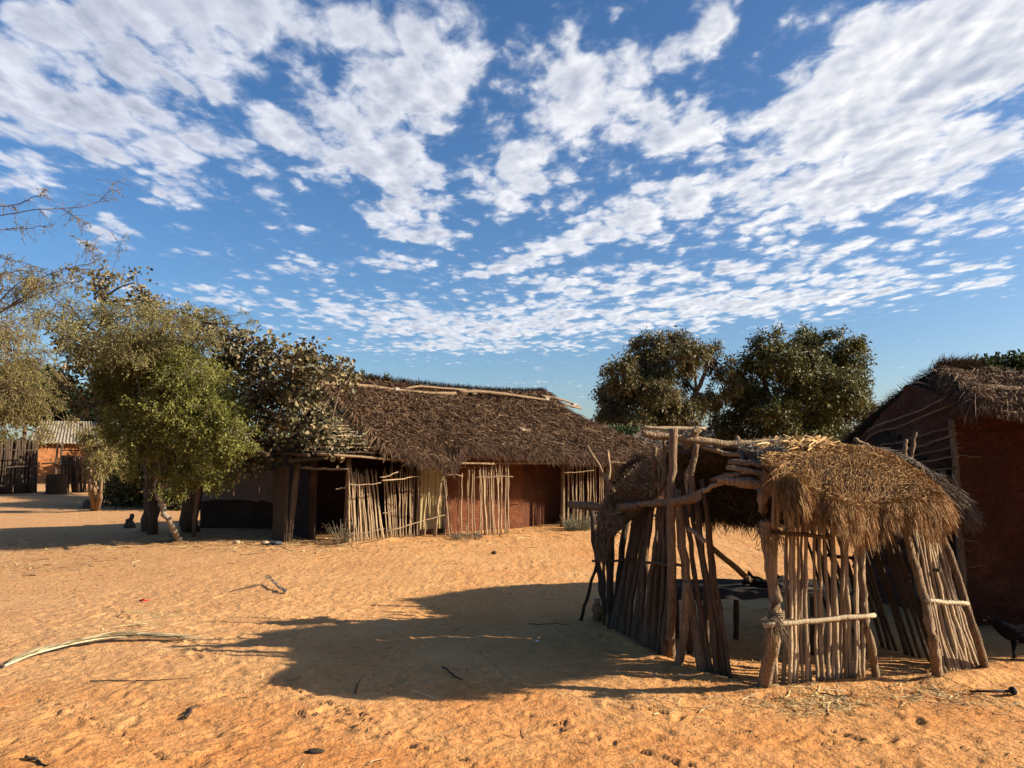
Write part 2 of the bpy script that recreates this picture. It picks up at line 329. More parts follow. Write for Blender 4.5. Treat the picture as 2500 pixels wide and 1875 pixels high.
def chain(name, pts, r, parent, mat, sides=9, wob=.1, sub=4, amp=.004):
    """post or beam through given points, resampled"""
    pts = np.asarray(pts, float); K = len(pts); rr = np.broadcast_to(np.asarray(r, float), (K,))
    tt = np.linspace(0, K-1, (K-1)*sub+1); q = np.stack([np.interp(tt, range(K), pts[:, k]) for k in range(3)], 1)
    for _ in range(2): q[1:-1] = (q[:-2]+2*q[1:-1]+q[2:])/4
    q[1:-1] += rng.normal(size=(len(q)-2, 3))*amp
    m_ = MB(); m_.tube(q, np.interp(tt, range(K), rr)*(1+.05*rng.normal(size=len(tt))), sides, wob)
    return m_.build(name, mat, parent)
def ring(mb, c, axis, r, t_=.004, turns=2):
    axis = unit(axis); ref = np.array([0, 0, 1.]) if abs(axis[2]) < .8 else np.array([1., 0, 0]); a = unit(np.cross(axis, ref)); b_ = np.cross(axis, a)
    th = np.linspace(0, 2*np.pi*turns, 8*turns+1)
    mb.tube(c+r*(np.cos(th)[:, None]*a+np.sin(th)[:, None]*b_)+axis*np.linspace(-.5, .5, len(th))[:, None]*t_*2.5*turns, t_, 5, .1)
# numpy value noise
def vnoise(x_, y_, sc_, seed=0):
    X = x_*sc_; Y = y_*sc_; xi = np.floor(X).astype(np.int64); yi = np.floor(Y).astype(np.int64); fx = X-xi; fy = Y-yi
    fx = fx*fx*(3-2*fx); fy = fy*fy*(3-2*fy)
    def h(i, j):
        k = (i*374761393+j*668265263+seed*982451653) & 0x7fffffff; k = ((k ^ (k >> 13))*1274126177) & 0x7fffffff; return ((k ^ (k >> 16)) & 0xffff)/65535.
    return (h(xi, yi)*(1-fx)+h(xi+1, yi)*fx)*(1-fy)+(h(xi, yi+1)*(1-fx)+h(xi+1, yi+1)*fx)*fy-.5
# ------------------------------------------------------------------ ground
def spacing(lo, hi, step, far, g):
    a = list(np.arange(lo, hi, step)); s_ = step
    while a[-1] < far: s_ *= g; a.append(a[-1]+s_)
    return a
FL = G(1861, 1690); FM = G(2138, 1664); FM2 = G(2287, 1661); FR = G(2412, 1641)
LF = G(1783, 1672); LM = G(1623, 1625); LB = G(1484, 1547); BLc = G(1469, 1503)
MOUNDS = [(FL, FM, .05, .10), (FM2, FR, .06, .12), (LF, G(1720, 1657), .035, .1), (LM, LB, .04, .12), (G(852, 1331), G(939, 1322), .05, .2), (G(968, 1319), G(1238, 1311), .05, .25)]
def ground_h(x_, y_):
    d = np.hypot(x_, y_); k = np.clip((d-1)/3, 0, 1)
    wx = x_+.25*vnoise(x_, y_, 1.7, 5); wy = y_+.25*vnoise(x_, y_, 1.7, 6)
    h_ = .05*vnoise(x_, y_, .35, 1)+.022*vnoise(x_, y_, 1.1, 2)
    rg = -np.abs(vnoise(wx*1.0, wy*1.9, 4.5, 3))*2
    h_ += .011*rg+.009*vnoise(wx, wy*1.5, 9, 4)+.008*vnoise(x_, y_, 19, 7)+.004*vnoise(x_, y_, 41, 8)
    fade = np.clip((60-d)/40, .15, 1)
    h_ = h_*fade+.008
    for a, b, hh, wd in MOUNDS:
        ab = (b-a)[:2]; L = ab@ab; tt = np.clip(((x_-a[0])*ab[0]+(y_-a[1])*ab[1])/L, -.05, 1.05)
        dd = np.hypot(x_-a[0]-tt*ab[0], y_-a[1]-tt*ab[1]); h_ += hh*.7*np.exp(-(dd/wd)**2)
    return h_
ys = [-30, -20, -12, -7, -4, -2, -.5, .5, 1.2, 1.8, 2.3]+spacing(2.6, 8.6, .02, 600, 1.03)
xs_ = spacing(0, 4.6, .02, 500, 1.045); xs = [-q for q in xs_[:0:-1]]+xs_
XX, YY = np.meshgrid(xs, ys); ZZ = ground_h(XX, YY); xa_ = np.array(xs); ya_ = np.array(ys); rp = np.random.default_rng(3)
def stamp(x_, y_, a_, b_, th, dep):
    R_ = max(a_, b_)*2.4; i0, i1 = np.searchsorted(ya_, [y_-R_, y_+R_]); j0, j1 = np.searchsorted(xa_, [x_-R_, x_+R_])
    if i1-i0 < 2 or j1-j0 < 2: return
    dx = XX[i0:i1, j0:j1]-x_; dy = YY[i0:i1, j0:j1]-y_; u = (dx*math.cos(th)+dy*math.sin(th))/a_; v = (-dx*math.sin(th)+dy*math.cos(th))/b_
    d = np.sqrt(u*u+v*v); ZZ[i0:i1, j0:j1] += dep*(-np.exp(-(d/.85)**4)+.75*np.exp(-((d-1.25)/.28)**2)*(1+.5*np.sin(u*3+x_*9)))
for _ in range(150):                     # walkers' trails of footprints
    x_, y_ = rp.uniform(-6, 5), 2.8+9*rp.random()**1.3; th = rp.uniform(0, 2*np.pi); a0 = rp.uniform(.09, .13); dp = rp.uniform(.004, .011)
    for k in range(rp.integers(2, 7)):
        sd_ = .07*(-1)**k; stamp(x_+math.cos(th)*k*.42-math.sin(th)*sd_+rp.normal()*.03, y_+math.sin(th)*k*.42+math.cos(th)*sd_+rp.normal()*.03, a0, a0*.40, th+rp.normal()*.2, dp)
for _ in range(1000):
    stamp(rp.uniform(-5, 5), 2.8+7*rp.random()**1.3, rp.uniform(.025, .06), rp.uniform(.02, .04), rp.uniform(0, 3.14), rp.uniform(.002, .007))
def groove(pts, wd, dep):
    for (a, b) in zip(pts[:-1], pts[1:]):
        L = np.linalg.norm(b-a); 
        for f in np.arange(0, 1, .05/L): q = a+(b-a)*f; stamp(q[0]+rp.normal()*.01, q[1]+rp.normal()*.01, .05, wd, math.atan2(b[1]-a[1], b[0]-a[0])+rp.normal()*.3, dep*rp.uniform(.3, 1.2))
for tr in (((170, 1420), (215, 1500)), ((255, 1455), (330, 1530)), ((540, 1695), (900, 1790), (1200, 1875)), ((690, 1680), (1000, 1800)), ((1500, 1720), (1900, 1800), (2400, 1830)), ((1300, 1750), (1700, 1875)), ((100, 1700), (420, 1860))): groove([G(*q) for q in tr], .022, .012)
mb = MB(); mb.grid(np.stack([XX, YY, ZZ], -1))
g = mb.build('ground', M_GROUND, loc=(0, 0, 0)); g['kind'] = 'structure'
def gz(p_): return float(ground_h(np.array([p_[0]]), np.array([p_[1]]))[0])
def on(px, py, dz=0.):
    q = G(px, py); q[2] = gz(q)+dz; return q
# ------------------------------------------------------------------ thatch
def surf_from(ctrl):
    ctrl = np.asarray(ctrl, float)                      # (V, U, 3)
    V, U = ctrl.shape[:2]
    def cr(p0, p1, p2, p3, f): return .5*((2*p1)+(-p0+p2)*f+(2*p0-5*p1+4*p2-p3)*f**2+(-p0+3*p1-3*p2+p3)*f**3)
    def S(u, v):
        u = np.clip(u, 0, 1)*(U-1); vv = np.clip(v, 0, 1)*(V-1)
        ui = np.minimum(u.astype(int), U-2); fu = (u-ui)[..., None]; vi = np.minimum(vv.astype(int), V-2); fv = (vv-vi)[..., None]
        def row(k):
            k = np.clip(k, 0, V-1); g_ = lambda j: ctrl[k, np.clip(j, 0, U-1)]
            return cr(g_(ui-1), g_(ui), g_(ui+1), g_(ui+2), fu)
        return cr(row(vi-1), row(vi), row(vi+1), row(vi+2), fv)
    return S
def thatch(S, n, blen, wid, lift, vlen, hang=(0, 0, -1), seg=4, skew=.12, rlo=0., rhi=1., vmin=0., vmax=1., urange=(0, 1), pale=.04, clump=0., up=+1):
    """blades lying down a roof surface S(u,v); vlen = metres ridge to eave"""
    u = rng.uniform(urange[0], urange[1], n); v0 = rng.uniform(vmin, vmax, n); L = blen*rng.uniform(.5, 1.3, n)
    du = rng.normal(size=n)*skew; e = 1e-3; hg = np.array(hang, float); pts = []
    Lc = 1+clump*np.sin(u*37+np.sin(u*11)*3)
    lf = rng.uniform(.0, 1, n)*lift
    for k in range(seg+1):
        f = k/seg; dist = L*f*Lc; v = v0+dist/vlen; uu = u+du*f*blen
        q = S(uu, v); nu = S(np.clip(uu, 0, .99)+.01, v)-q*1.0; nv = S(uu, np.clip(v, 0, .98)+.01)-S(uu, np.clip(v, 0, .98))
        nn = unit(np.cross(unit(nv), unit(nu+1e-9))); nn *= np.sign(nn[:, 2:3]+1e-6)*up
        over = np.maximum(v-1, 0)*vlen; tdir = unit(nv)
        hd = unit(tdir*.5+hg*(.6+.9*f)+rng.normal(size=(n, 3))*.04)
        pts.append(q+nn*(lf*(.35+f))[:, None]+over[:, None]*hd)
    Pts = np.stack(pts, 1); W = wid*rng.uniform(.6, 1.4, n)[:, None]*np.array([1]*seg+[.35])[None, :]
    side = unit(np.cross(Pts[:, -1]-Pts[:, 0], rnddir(n)))
    r_ = rlo+(rhi-rlo)*rng.random(n)**1.2; pl_ = rng.random(n) < pale; r_[pl_] = rng.uniform(.85, 1, pl_.sum())
    return Pts, W, side, r_
def loose(S, n, ln, wid, lift, lo=.7, hi=1., up=1, urange=(0, 1), vr=(0, 1)):
    """stray straws lying any way on a surface"""
    u = rng.uniform(*urange, n); v = rng.uniform(*vr, n); q = S(u, v); q2 = S(np.clip(u+.01, 0, 1), v); q3 = S(u, np.clip(v+.01, 0, 1))
    a = unit(q2-S(np.clip(u-.01, 0, 1), v)); b_ = unit(q3-S(u, np.clip(v-.01, 0, 1))); nn = unit(np.cross(a, b_)); nn *= np.sign(nn[:, 2:3]+1e-6)
    th = rng.uniform(0, 2*np.pi, n); L = ln*rng.uniform(.4, 1.3, n); d = a*np.cos(th)[:, None]+b_*np.sin(th)[:, None]; pp = []
    cv = rng.normal(size=(n, 1))*.25; pe = -a*np.sin(th)[:, None]+b_*np.cos(th)[:, None]
    for k in range(4):
        f = k/3-.5; pp.append(q+d*(L*f)[:, None]+pe*(cv*L[:, None]*f*f*2)+nn*(lift*rng.uniform(.4, 1.4, (n, 1))+.25*L[:, None]*abs(f)*rng.uniform(-.2, .6, (n, 1))))
    Pts = np.stack(pp, 1); return Pts, np.full((n, 4), wid)*rng.uniform(.6, 1.4, (n, 1)), unit(np.cross(d, rnddir(n))), rng.uniform(lo, hi, n)
def sgrid(S, nu, nv, jit=0., noff=0.):
    u, v = np.meshgrid(np.linspace(0, 1, nu), np.linspace(0, 1, nv)); q = S(u, v)
    if jit: q = q+np.stack([0*u, 0*u, jit*(vnoise(u*7, v*7, 1.7, 3)+.6*vnoise(u*19, v*19, 2.1, 5))], -1)
    q[..., 2] += noff; return q

# ================================================================== MAIN HUT
A0 = G(852, 1331)[:2]; tdir = unit(np.array([.836, .549])); ndir = np.array([-tdir[1], tdir[0]])
def H(s_, d_, z_=0.): q = A0+tdir*s_+ndir*d_; return np.array([q[0], q[1], z_])
def on_facade(px, py, d_=0.):
    """point on the vertical plane d=const of the hut seen at a pixel"""
    r = ray(px, py); a = ndir@r[:2]; c_ = ndir@A0+d_; k = c_/a; return np.array([0, 0, EYE])+r*k
hut = thing('thatched_hut', 'long mud hut with dark brown sagging thatch and a veranda fenced with thin sticks', 'hut', H(3.2, 1.2))
# walls
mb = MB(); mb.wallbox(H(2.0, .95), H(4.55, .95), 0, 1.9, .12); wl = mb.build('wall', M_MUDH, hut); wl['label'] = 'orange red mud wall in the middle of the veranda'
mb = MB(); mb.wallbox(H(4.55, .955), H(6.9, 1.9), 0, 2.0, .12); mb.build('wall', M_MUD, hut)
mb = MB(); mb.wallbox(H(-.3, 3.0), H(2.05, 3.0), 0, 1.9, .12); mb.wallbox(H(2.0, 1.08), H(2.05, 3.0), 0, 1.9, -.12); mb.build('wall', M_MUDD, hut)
mb = MB(); mb.wallbox(H(-.35, 4.6), H(7.0, 4.6), 0, 1.9, .12); mb.build('wall', M_MUDB, hut)
mb = MB(); mb.wallbox(H(6.9, 1.9), H(6.95, 4.6), 0, 2.2, .12); mb.build('wall', M_MUDB, hut)
mb = MB(); mb.wallbox(H(7.0, .05), H(6.85, 1.9), 0, 1.75, .1); mb.build('wall', M_MUDB, hut)  # end wall added to block the sun from the right bay
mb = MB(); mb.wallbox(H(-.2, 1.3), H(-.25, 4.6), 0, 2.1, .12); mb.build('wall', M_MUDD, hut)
dl = on_facade(1024, 1290, .91); dr = on_facade(1080, 1290, .91)
sL = (dl[:2]-A0)@tdir; sR = (dr[:2]-A0)@tdir
door = MB()
for k in range(3):
    a = sL+(sR-sL)*k/3+.006; b = sL+(sR-sL)*(k+1)/3-.006; door.wallbox(H(a, .89), H(b, .89), .12, 1.62, .045)
dd = door.build('door', M_YELLOW, hut); dd['label'] = 'pale yellow plank door'
mb = MB(); 
for a, b in ((sL-.08, sL-.005), (sR+.005, sR+.08)): mb.wallbox(H(a, .87), H(b, .87), 0, 1.68, .07)
mb.build('door_frame', M_BOARD, dd)
# roof
def prof(v): return 3.40-1.60*(v**.93), 2.4-2.6*v       # z, d
ctrl = []
for v in np.linspace(0, 1, 7):
    z_, d_ = prof(v); row = []
    s0 = .12+.55*v; s1 = 6.25+.05*v+1.35*max(0, v-.25)**1.35*2.1
    for u in np.linspace(0, 1, 45):
        s_ = s0+(s1-s0)*u; sag = -.05*math.sin(u*math.pi)-.04*math.sin(u*9+v*2)*v+.05*math.sin(u*5+1)
        if u > .8: sag -= (u-.8)*.35*v
        zz = z_+sag; dd2 = d_+(.35*max(0, u-.8)*v)
        if v > .8 and .0 < u < .215: q_ = min(u/.17, 1)*(1 if u < .19 else (.215-u)/.025)*(v-.8)/.2; zz -= .34*q_; dd2 -= .1*q_
        row.append(H(s_, dd2, zz))
    ctrl.append(row)
RS = surf_from(ctrl)
roof = MB(); roof.slab(sgrid(RS, 60, 30, .05), (0, 0, -.10), .12)
for a in (thatch(RS, 70000, .30, .0030, .035, 3.1, skew=.10, pale=.02, seg=3, vmax=1.0, rhi=.85, hang=(0, 0, -.7)),
          thatch(RS, 12000, .24, .0035, .05, 3.1, skew=.12, pale=.02, seg=3, vmin=.93, vmax=1.0, rhi=.7, hang=(0, 0, -1)),
          loose(RS, 9000, .09, .0042, .05, .5, .97), loose(RS, 1000, .2, .004, .06, .6, 1.0)):
    roof.ribbons(*a)
# bristles standing along the ridge and the far gable edge
def fringe_line(mb_, pa, pb, n, dirv, ln, wid, spread=.25, rr=(.1, .9), thick=.05):
    f = rng.random(n)[:, None]; q = np.asarray(pa)+(np.asarray(pb)-np.asarray(pa))*f+rng.normal(size=(n, 3))*thick*.5
    d = unit(np.asarray(dirv, float)+rng.normal(size=(n, 3))*spread); L = (ln*rng.uniform(.4, 1.3, n))[:, None]
    dr_ = np.array([0, 0, -1.])*L*.15
    Pts = np.stack([q, q+d*L*.5, q+d*L+dr_], 1); W = np.full((n, 3), wid)*np.array([1, .9, .4]); mb_.ribbons(Pts, W, unit(np.cross(d, rnddir(n))), rng.uniform(*rr, n))
rl = [RS(np.array([u]), np.array([0.]))[0] for u in np.linspace(0, 1, 16)]
for a, b in zip(rl[:-1], rl[1:]): fringe_line(roof, a, b, 260, np.array([*( -ndir*.75+tdir*-.2), .55]), .15, .004, .16)
re = [RS(np.array([1.]), np.array([v]))[0] for v in np.linspace(0, 1, 9)]
for a, b in zip(re[:-1], re[1:]): fringe_line(roof, a, b, 260, np.array([*(tdir*1.0-ndir*.4), -.35]), .22, .0045, .25)
le = [RS(np.array([0.]), np.array([v]))[0] for v in np.linspace(0, 1, 9)]
for a, b in zip(le[:-1], le[1:]): fringe_line(roof, a, b, 200, np.array([*(-tdir*.5-ndir*.8), -.7]), .25, .005, .2, (.6, 1.))
rf = roof.build('roof', M_BROWN, hut)
back = MB(); bc = [[H(s_, 2.4+2.5*v+.01, 3.22-1.5*v) for s_ in np.linspace(.1, 6.4, 6)] for v in np.linspace(0, 1, 4)]
BS = surf_from(bc); back.slab(sgrid(BS, 30, 10), (0, 0, -.1), .15); back.ribbons(*thatch(BS, 9000, .35, .005, .06, 2.9, seg=2)); bo = back.build('roof', M_BROWN, hut); bo['label'] = 'rear slope of the thatch'
mb = MB(); tri = [H(6.3, .3, 1.7), H(6.3, 4.6, 1.8), H(6.2, 2.4, 3.1)]; tri2 = [q+np.array([*(tdir*.08), 0]) for q in tri]
mb.add(tri+tri2, [[0, 1, 2], [5, 4, 3], [0, 3, 4, 1], [1, 4, 5, 2], [2, 5, 3, 0]], None, False)
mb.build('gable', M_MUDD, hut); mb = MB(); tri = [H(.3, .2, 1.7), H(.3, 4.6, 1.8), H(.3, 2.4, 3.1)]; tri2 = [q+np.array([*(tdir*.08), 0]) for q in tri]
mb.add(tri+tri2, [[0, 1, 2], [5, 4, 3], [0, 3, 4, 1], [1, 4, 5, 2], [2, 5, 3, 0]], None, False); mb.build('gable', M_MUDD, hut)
# pole lying along the ridge, with its ties
def on_roof(px, py, d_, dz=0.): q = on_facade(px, py, d_); q[2] += dz; return q
pl1 = [on_roof(*q, 2.05) for q in ((748, 933), (880, 941), (967, 953), (1060, 962), (1141, 959))]
pl2 = [on_roof(*q, 2.0) for q in ((1120, 957), (1177, 955), (1250, 964), (1329, 976), (1419, 997))]
pl3 = [on_roof(*q, 2.12) for q in ((985, 951), (1015, 944), (1020, 943), (1140, 953))]
pl4 = [on_roof(*q, 2.1) for q in ((1320, 965), (1380, 977), (1412, 990))]
for q, r in ((pl1, .05), (pl2, .038), (pl3, .03), (pl4, .03)): chain('ridge_pole', q, np.linspace(r, r*.75, len(q)), hut, M_BEAM, 8)
for px, py in ((967, 953), (1158, 957), (1333, 976), (1400, 990)): mb = MB(); ring(mb, on_roof(px, py, 2.05), tdir.tolist()+[0], .06, .014, 3); mb.build('tie', M_WTIE, hut)
# exposed battens on the left corner and the broken patch of pale thatch
for k in range(7):
    v = .62+.05*k; z_, d_ = prof(v); stick('batten', H(-.55+rng.normal()*.08, d_+.02, z_-.1), H(1.0, d_, z_-.1), .014, hut, M_STICK, 6, .006)
stick('eave_pole', H(-.7, -.12, 1.70), H(3.1, -.14, 1.50), .028, hut, M_BEAM, 10); stick('eave_pole', H(3.0, .02, 1.52), H(7.2, .05, 1.50), .026, hut, M_BEAM, 10)
pt = MB()
PS = surf_from([[H(-.35, 2.2, 3.02), H(.32, 2.2, 3.08)], [H(-.22, 1.3, 2.5), H(.45, 1.2, 2.5)], [H(.0, .55, 2.05), H(.62, .5, 2.06)]])
pt.slab(sgrid(PS, 8, 8), (0, 0, -.05), .6); pt.ribbons(*thatch(PS, 2600, .4, .005, .05, 1.9, rlo=.55, rhi=1.0, skew=.2)); q = pt.build('thatch_patch', straw('pale_thatch', [(0, (.12, .08, .04)), (.6, (.42, .32, .19)), (1, (.66, .54, .36))]), hut)
# posts
def post(px0, py0, px1, py1, r, mat=M_POST, depth_top=None, parent=hut, mid=None):
    a = G(px0, py0, -.05); b = P(px1, py1, depth_top or a[1]); pts = [a]
    if mid: pts.append(P(mid[0], mid[1], a[1]))
    pts.append(b); return chain('post', pts, np.linspace(r, r*.8, len(pts)), parent, mat, 8, .08)
post(702, 1326, 727, 1130, .085, M_BARK); post(846, 1326, 852, 1118, .07); post(1060, 1316, 1079, 1160, .035, M_STICK, None, hut, (1068, 1240)); post(1374, 1294, 1374, 1120, .06, M_BEAM)
post(1530, 1290, 1530, 1125, .05)
# stick screens
def stick_line(scr, n, b0, b1, t0, t1, r, amp=.008, jit=.3, tj=12):
    """n sticks: ground pixels b0->b1, top pixels t0->t1"""
    for k in range(n):
        f = (k+rng.uniform(-jit, jit)+.5)/n
        bx = b0[0]+(b1[0]-b0[0])*f; by = b0[1]+(b1[1]-b0[1])*f; tx = t0[0]+(t1[0]-t0[0])*f+rng.normal()*1.4; ty = t0[1]+(t1[1]-t0[1])*f+rng.uniform(-tj, tj)
        a = G(bx, by, -.04); d0 = .05*rng.normal()
        bt = P(tx, ty, a[1]+.02+d0*.3); stick('stick', a, bt, r*rng.uniform(.75, 1.3), scr, None, 8, amp, .012, .7, 6)
def screen(label): m0 = MB(); return m0
def bar(name, a, b, r, parent, mat=M_STICK): return stick(name, a, b, r, parent, mat, 8, .008, .01, .7, 7)
def mkscreen(bars, label, parent=hut, r=.013, mat=M_STICK, ties=None):
    for k, (a, b) in enumerate(bars):
        mbb = MB(); mbb.tube(wobbly(a, b, 9, .008, .01), np.linspace(r, r*.7, 9), 6)
        if k == 0: o = mbb.build('stick_screen', mat, parent); o['label'] = label
        else: mbb.build('cross_bar', mat, o)
    return o
s1 = mkscreen([(P(848, 1183, 13.56), P(930, 1178, 13.95)), (P(852, 1303, 13.5), P(938, 1291, 13.9)), (P(818, 1196, 13.6), P(846, 1188, 13.6))], 'dense left screen of thin sticks leaning left')
stick_line(s1, 19, (850, 1333), (940, 1323), (847, 1144), (921, 1160), .0155)
s2 = mkscreen([(P(930, 1174, 13.95), P(1036, 1160, 14.9)), (P(940, 1296, 13.9), P(1086, 1257, 15.0)), (P(932, 1254, 13.9), P(968, 1246, 14.1)), (P(928, 1164, 13.9), P(972, 1152, 14.1))], 'loose screen of sticks slanting to the right')
stick_line(s2, 24, (944, 1320), (1040, 1313), (932, 1145), (1052, 1150), .014)
s3 = mkscreen([(P(1084, 1157, 14.9), P(1130, 1162, 15.1))], 'sparse wobbly sticks with wide gaps')
for q in ((1087, 1316, 1080, 1205), (1096, 1318, 1083, 1160), (1107, 1316, 1086, 1163), (1125, 1317, 1128, 1155), (1118, 1310, 1119, 1150), (1139, 1314, 1143, 1140), (1142, 1316, 1146, 1143), (1150, 1314, 1152, 1142), (1160, 1315, 1158, 1140), (1167, 1316, 1170, 1148)):
    a = G(q[0], q[1], -.04); stick('stick', a, P(q[2], q[3], a[1]), .013, s3, None, 8, .012, .012, .75, 6)
s4 = mkscreen([(P(1160, 1166, 15.0), P(1252, 1164, 15.3))], 'upright stick screen left of the wide opening')
stick_line(s4, 17, (1178, 1313), (1240, 1310), (1170, 1138), (1242, 1128), .016, tj=6)
s5 = mkscreen([(P(1374, 1154, 16.7), P(1450, 1148, 17.0)), (P(1420, 1118, 16.8), P(1526, 1130, 17.4))], 'right screen of close grey sticks under the eave')
stick_line(s5, 28, (1382, 1293), (1526, 1288), (1381, 1128), (1524, 1132), .014, tj=6)
# left lean-to bay
bay = MB()
for k in range(6): bay.tube(wobbly(H(-.75+.0*k, -.1+.42*k, 1.74+.012*k), H(.55, -.1+.42*k, 1.72+.03*k), 7, .01), .014, 6)
for s_ in (-.9, -1.6): bay.tube(wobbly(H(s_, -.3, 1.68), H(s_, 2.6, 1.8), 7, .01), .03, 7)
bay.build('rafter_frame', M_DARKW, hut)
stick('lintel_pole', P(733, 1141, 13.9), P(850, 1145, 13.7), .02, hut, M_BARK)
mb = MB(); q0 = G(640, 1290)[:2]; mb.wallbox(G(735, 1290), G(851, 1291), 0, 1.8, .1); mb.build('wall', M_MUDD, hut)
mb = MB(); mb.slab(sgrid(surf_from([[P(700, 1128, 14.2), P(862, 1112, 13.75)], [P(690, 1118, 16.2), P(880, 1095, 16.6)]]), 8, 8), (0, 0, -.05)); lt = MB()
LS = surf_from([[P(690, 1090, 16.4), P(880, 1070, 16.6)], [P(700, 1108, 15.0), P(870, 1095, 15.0)], [P(705, 1122, 14.3), P(866, 1108, 13.9)]])
lt.slab(sgrid(LS, 10, 8), (0, 0, -.06), .2); lt.ribbons(*thatch(LS, 3500, .25, .005, .04, 2.4, seg=3, vmax=.9)); lt.build('porch_roof', M_GREYT, hut)
mb = MB(); mb.wallbox(G(664, 1318), G(694, 1322), 0, 1.45, .06); mb.build('side_wall', M_DARKW, hut); mb = MB(); mb.wallbox(G(714, 1305), G(736, 1292), 0, 1.7, .06); mb.build('side_wall', M_DARKW, hut)

# ================================================================== FRONT SHELTER
sh = thing('thatched_shelter', 'low open stick shelter with drooping golden thatch in the right foreground', 'shelter', (2.3, 6.3, 0))
# front left big post and its panel
chain('corner_post', [G(1861, 1692, -.05), P(1890, 1560, 5.1), P(1895, 1474, 5.12), P(1872, 1330, 5.12), P(1860, 1192, 5.12)], [.048, .043, .040, .038, .040], sh, M_POST, 10, .05, 5)
chain('corner_post', [G(2141, 1666, -.05), P(2122, 1560, 5.33), P(2106, 1450, 5.36), P(2100, 1340, 5.4), P(2098, 1215, 5.42)], [.030, .027, .025, .023, .022], sh, M_POST, 9, .08, 5)
fs = MB(); fs.tube(wobbly(P(1864, 1525, 4.98), P(2136, 1502, 5.22), 12, .003), np.linspace(.018, .014, 12), 9)
f1 = fs.build('stick_screen', M_PEEL, sh); f1['label'] = 'front screen of upright sticks tied to a pale cross pole'
fpx = [1880, 1894, 1913, 1925, 1936, 1947, 1958, 1969, 1981, 1992, 2003, 2014, 2023, 2033, 2043, 2054, 2064, 2075, 2086, 2097, 2108]
tp = MB()
for k, x0 in enumerate(fpx):
    f = (x0-1861)/(2138-1861); yb = 1690-26*f+rng.uniform(-3, 3); a = G(x0, yb, -.05); top = x0+(8 if k < 3 else 2)-14*f+rng.normal()*4
    midx = x0+rng.normal()*3; r = rng.uniform(.0115, .0185)*(1.15 if k < 3 else 1)
    dz = rng.uniform(-.015, .02)
    pts = wobbly(a, P(top, 1190+20*f, a[1]+.12+dz), 14, .0045, .006); m_ = MB(); rad = np.linspace(r, r*.78, 14)*(1+.06*rng.normal(size=14))
    for kk in rng.integers(2, 12, 3): rad[kk] *= 1.16
    m_.tube(pts, rad, 9, .08); m_.build('stick', M_STICK, f1)
    if k % 2 == 0 or k > 9: tq = MB(); ring(tq, P(x0+1, 1525-23*f+1, 5.0+.24*f), (1, .2, .05), .022, .003, 2); tq.build('twine_tie', M_TWINE, f1)
ring(tp, P(1893, 1521, 5.06), (0, 0, 1), .055, .006, 5); ring(tp, P(1893, 1521, 5.02), (1, 0, .3), .035, .006, 4); ring(tp, P(1895, 1500, 5.1), (0, 0, 1), .052, .005, 4)
for k in range(46):
    c = P(1893+rng.normal()*10, 1522+rng.normal()*8, 5.0); d = unit(rng.normal(size=3)+np.array([0, -.3, -.9])); tp.tube(np.stack([c, c+d*.05, c+d*.09+np.array([0, 0, -.03])]), .002, 4)
tb = tp.build('twine_tie', M_TWINE, f1)
stick('cross_bar', P(1855, 1298, 5.16), P(2030, 1312, 5.35), .017, sh, M_BARK, 10, .006)
tp = MB(); ring(tp, P(1869, 1298, 5.12), (0, 0, 1), .037, .005, 4)
for k in range(60):
    c = P(1880+rng.uniform(-20, 45), 1297+rng.normal()*8, 5.14); d = unit(rng.normal(size=3)+np.array([.2, 0, -.5])); tp.tube(np.stack([c, c+d*.06, c+d*.1+np.array([0, 0, -.05])]), .002, 4)
tp.tube(np.stack([P(1848, 1325, 5.05), P(1843, 1340, 5.03), P(1852, 1344, 5.05), P(1857, 1338, 5.07)]), .004, 5)
tp.build('twine_tie', M_TWINE, sh)
# right front panel
fs = MB(); fs.tube(wobbly(P(2262, 1467, 5.38), P(2363, 1473, 5.62), 8, .003), .014, 8); 
f2 = fs.build('stick_screen', M_PEEL, sh); f2['label'] = 'right front screen of sticks leaning steeply to the left'
chain('corner_post', [G(2292, 1668, -.05), P(2278, 1560, 5.37), P(2256, 1450, 5.45), P(2214, 1310, 5.58), P(2196, 1240, 5.65)], [.040, .036, .032, .029, .027], sh, M_POST, 9, .08, 5)
chain('corner_post', [G(2408, 1642, -.05), P(2380, 1540, 5.62), P(2345, 1425, 5.7), P(2298, 1300, 5.8), P(2280, 1240, 5.86)], [.031, .029, .027, .025, .023], sh, M_POST, 9, .08, 5)
for k in range(12):
    f = (k+.6)/12.4+rng.uniform(-.02, .02); a = G(2298+(2404-2298)*f, 1662-20*f, -.05)
    b = P(2226+(2290-2226)*f+rng.normal()*3, 1262+rng.uniform(-12, 12), a[1]+.33)
    m_ = MB(); pts = wobbly(a, b, 12, .006, .008); pts += np.array([.03, 0, 0])*np.sin(np.linspace(0, np.pi, 12))[:, None]*-1
    m_.tube(pts, np.linspace(.017, .012, 12)*(1+.08*rng.normal(size=12)), 8, .08); m_.build('stick', M_STICK, f2)
for k in range(9): f = k/8.5; tp = MB(); ring(tp, P(2268+88*f, 1467.5+6*f, 5.4+.22*f), (1, .3, 0), .019, .003, 2); tp.build('twine_tie', M_WTIE, f2)
# right side screen, in shade behind
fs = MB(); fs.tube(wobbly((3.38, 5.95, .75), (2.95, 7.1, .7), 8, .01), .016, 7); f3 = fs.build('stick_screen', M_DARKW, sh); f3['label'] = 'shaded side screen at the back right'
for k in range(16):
    f = (k+.5)/16+rng.uniform(-.02, .02); a = np.array([3.42-.42*f, 5.92+1.2*f, -.05]); stick('stick', a, a+np.array([-.28-.1*rng.random(), .05, 1.3]), rng.uniform(.014, .024), f3, M_DARKW, 8)
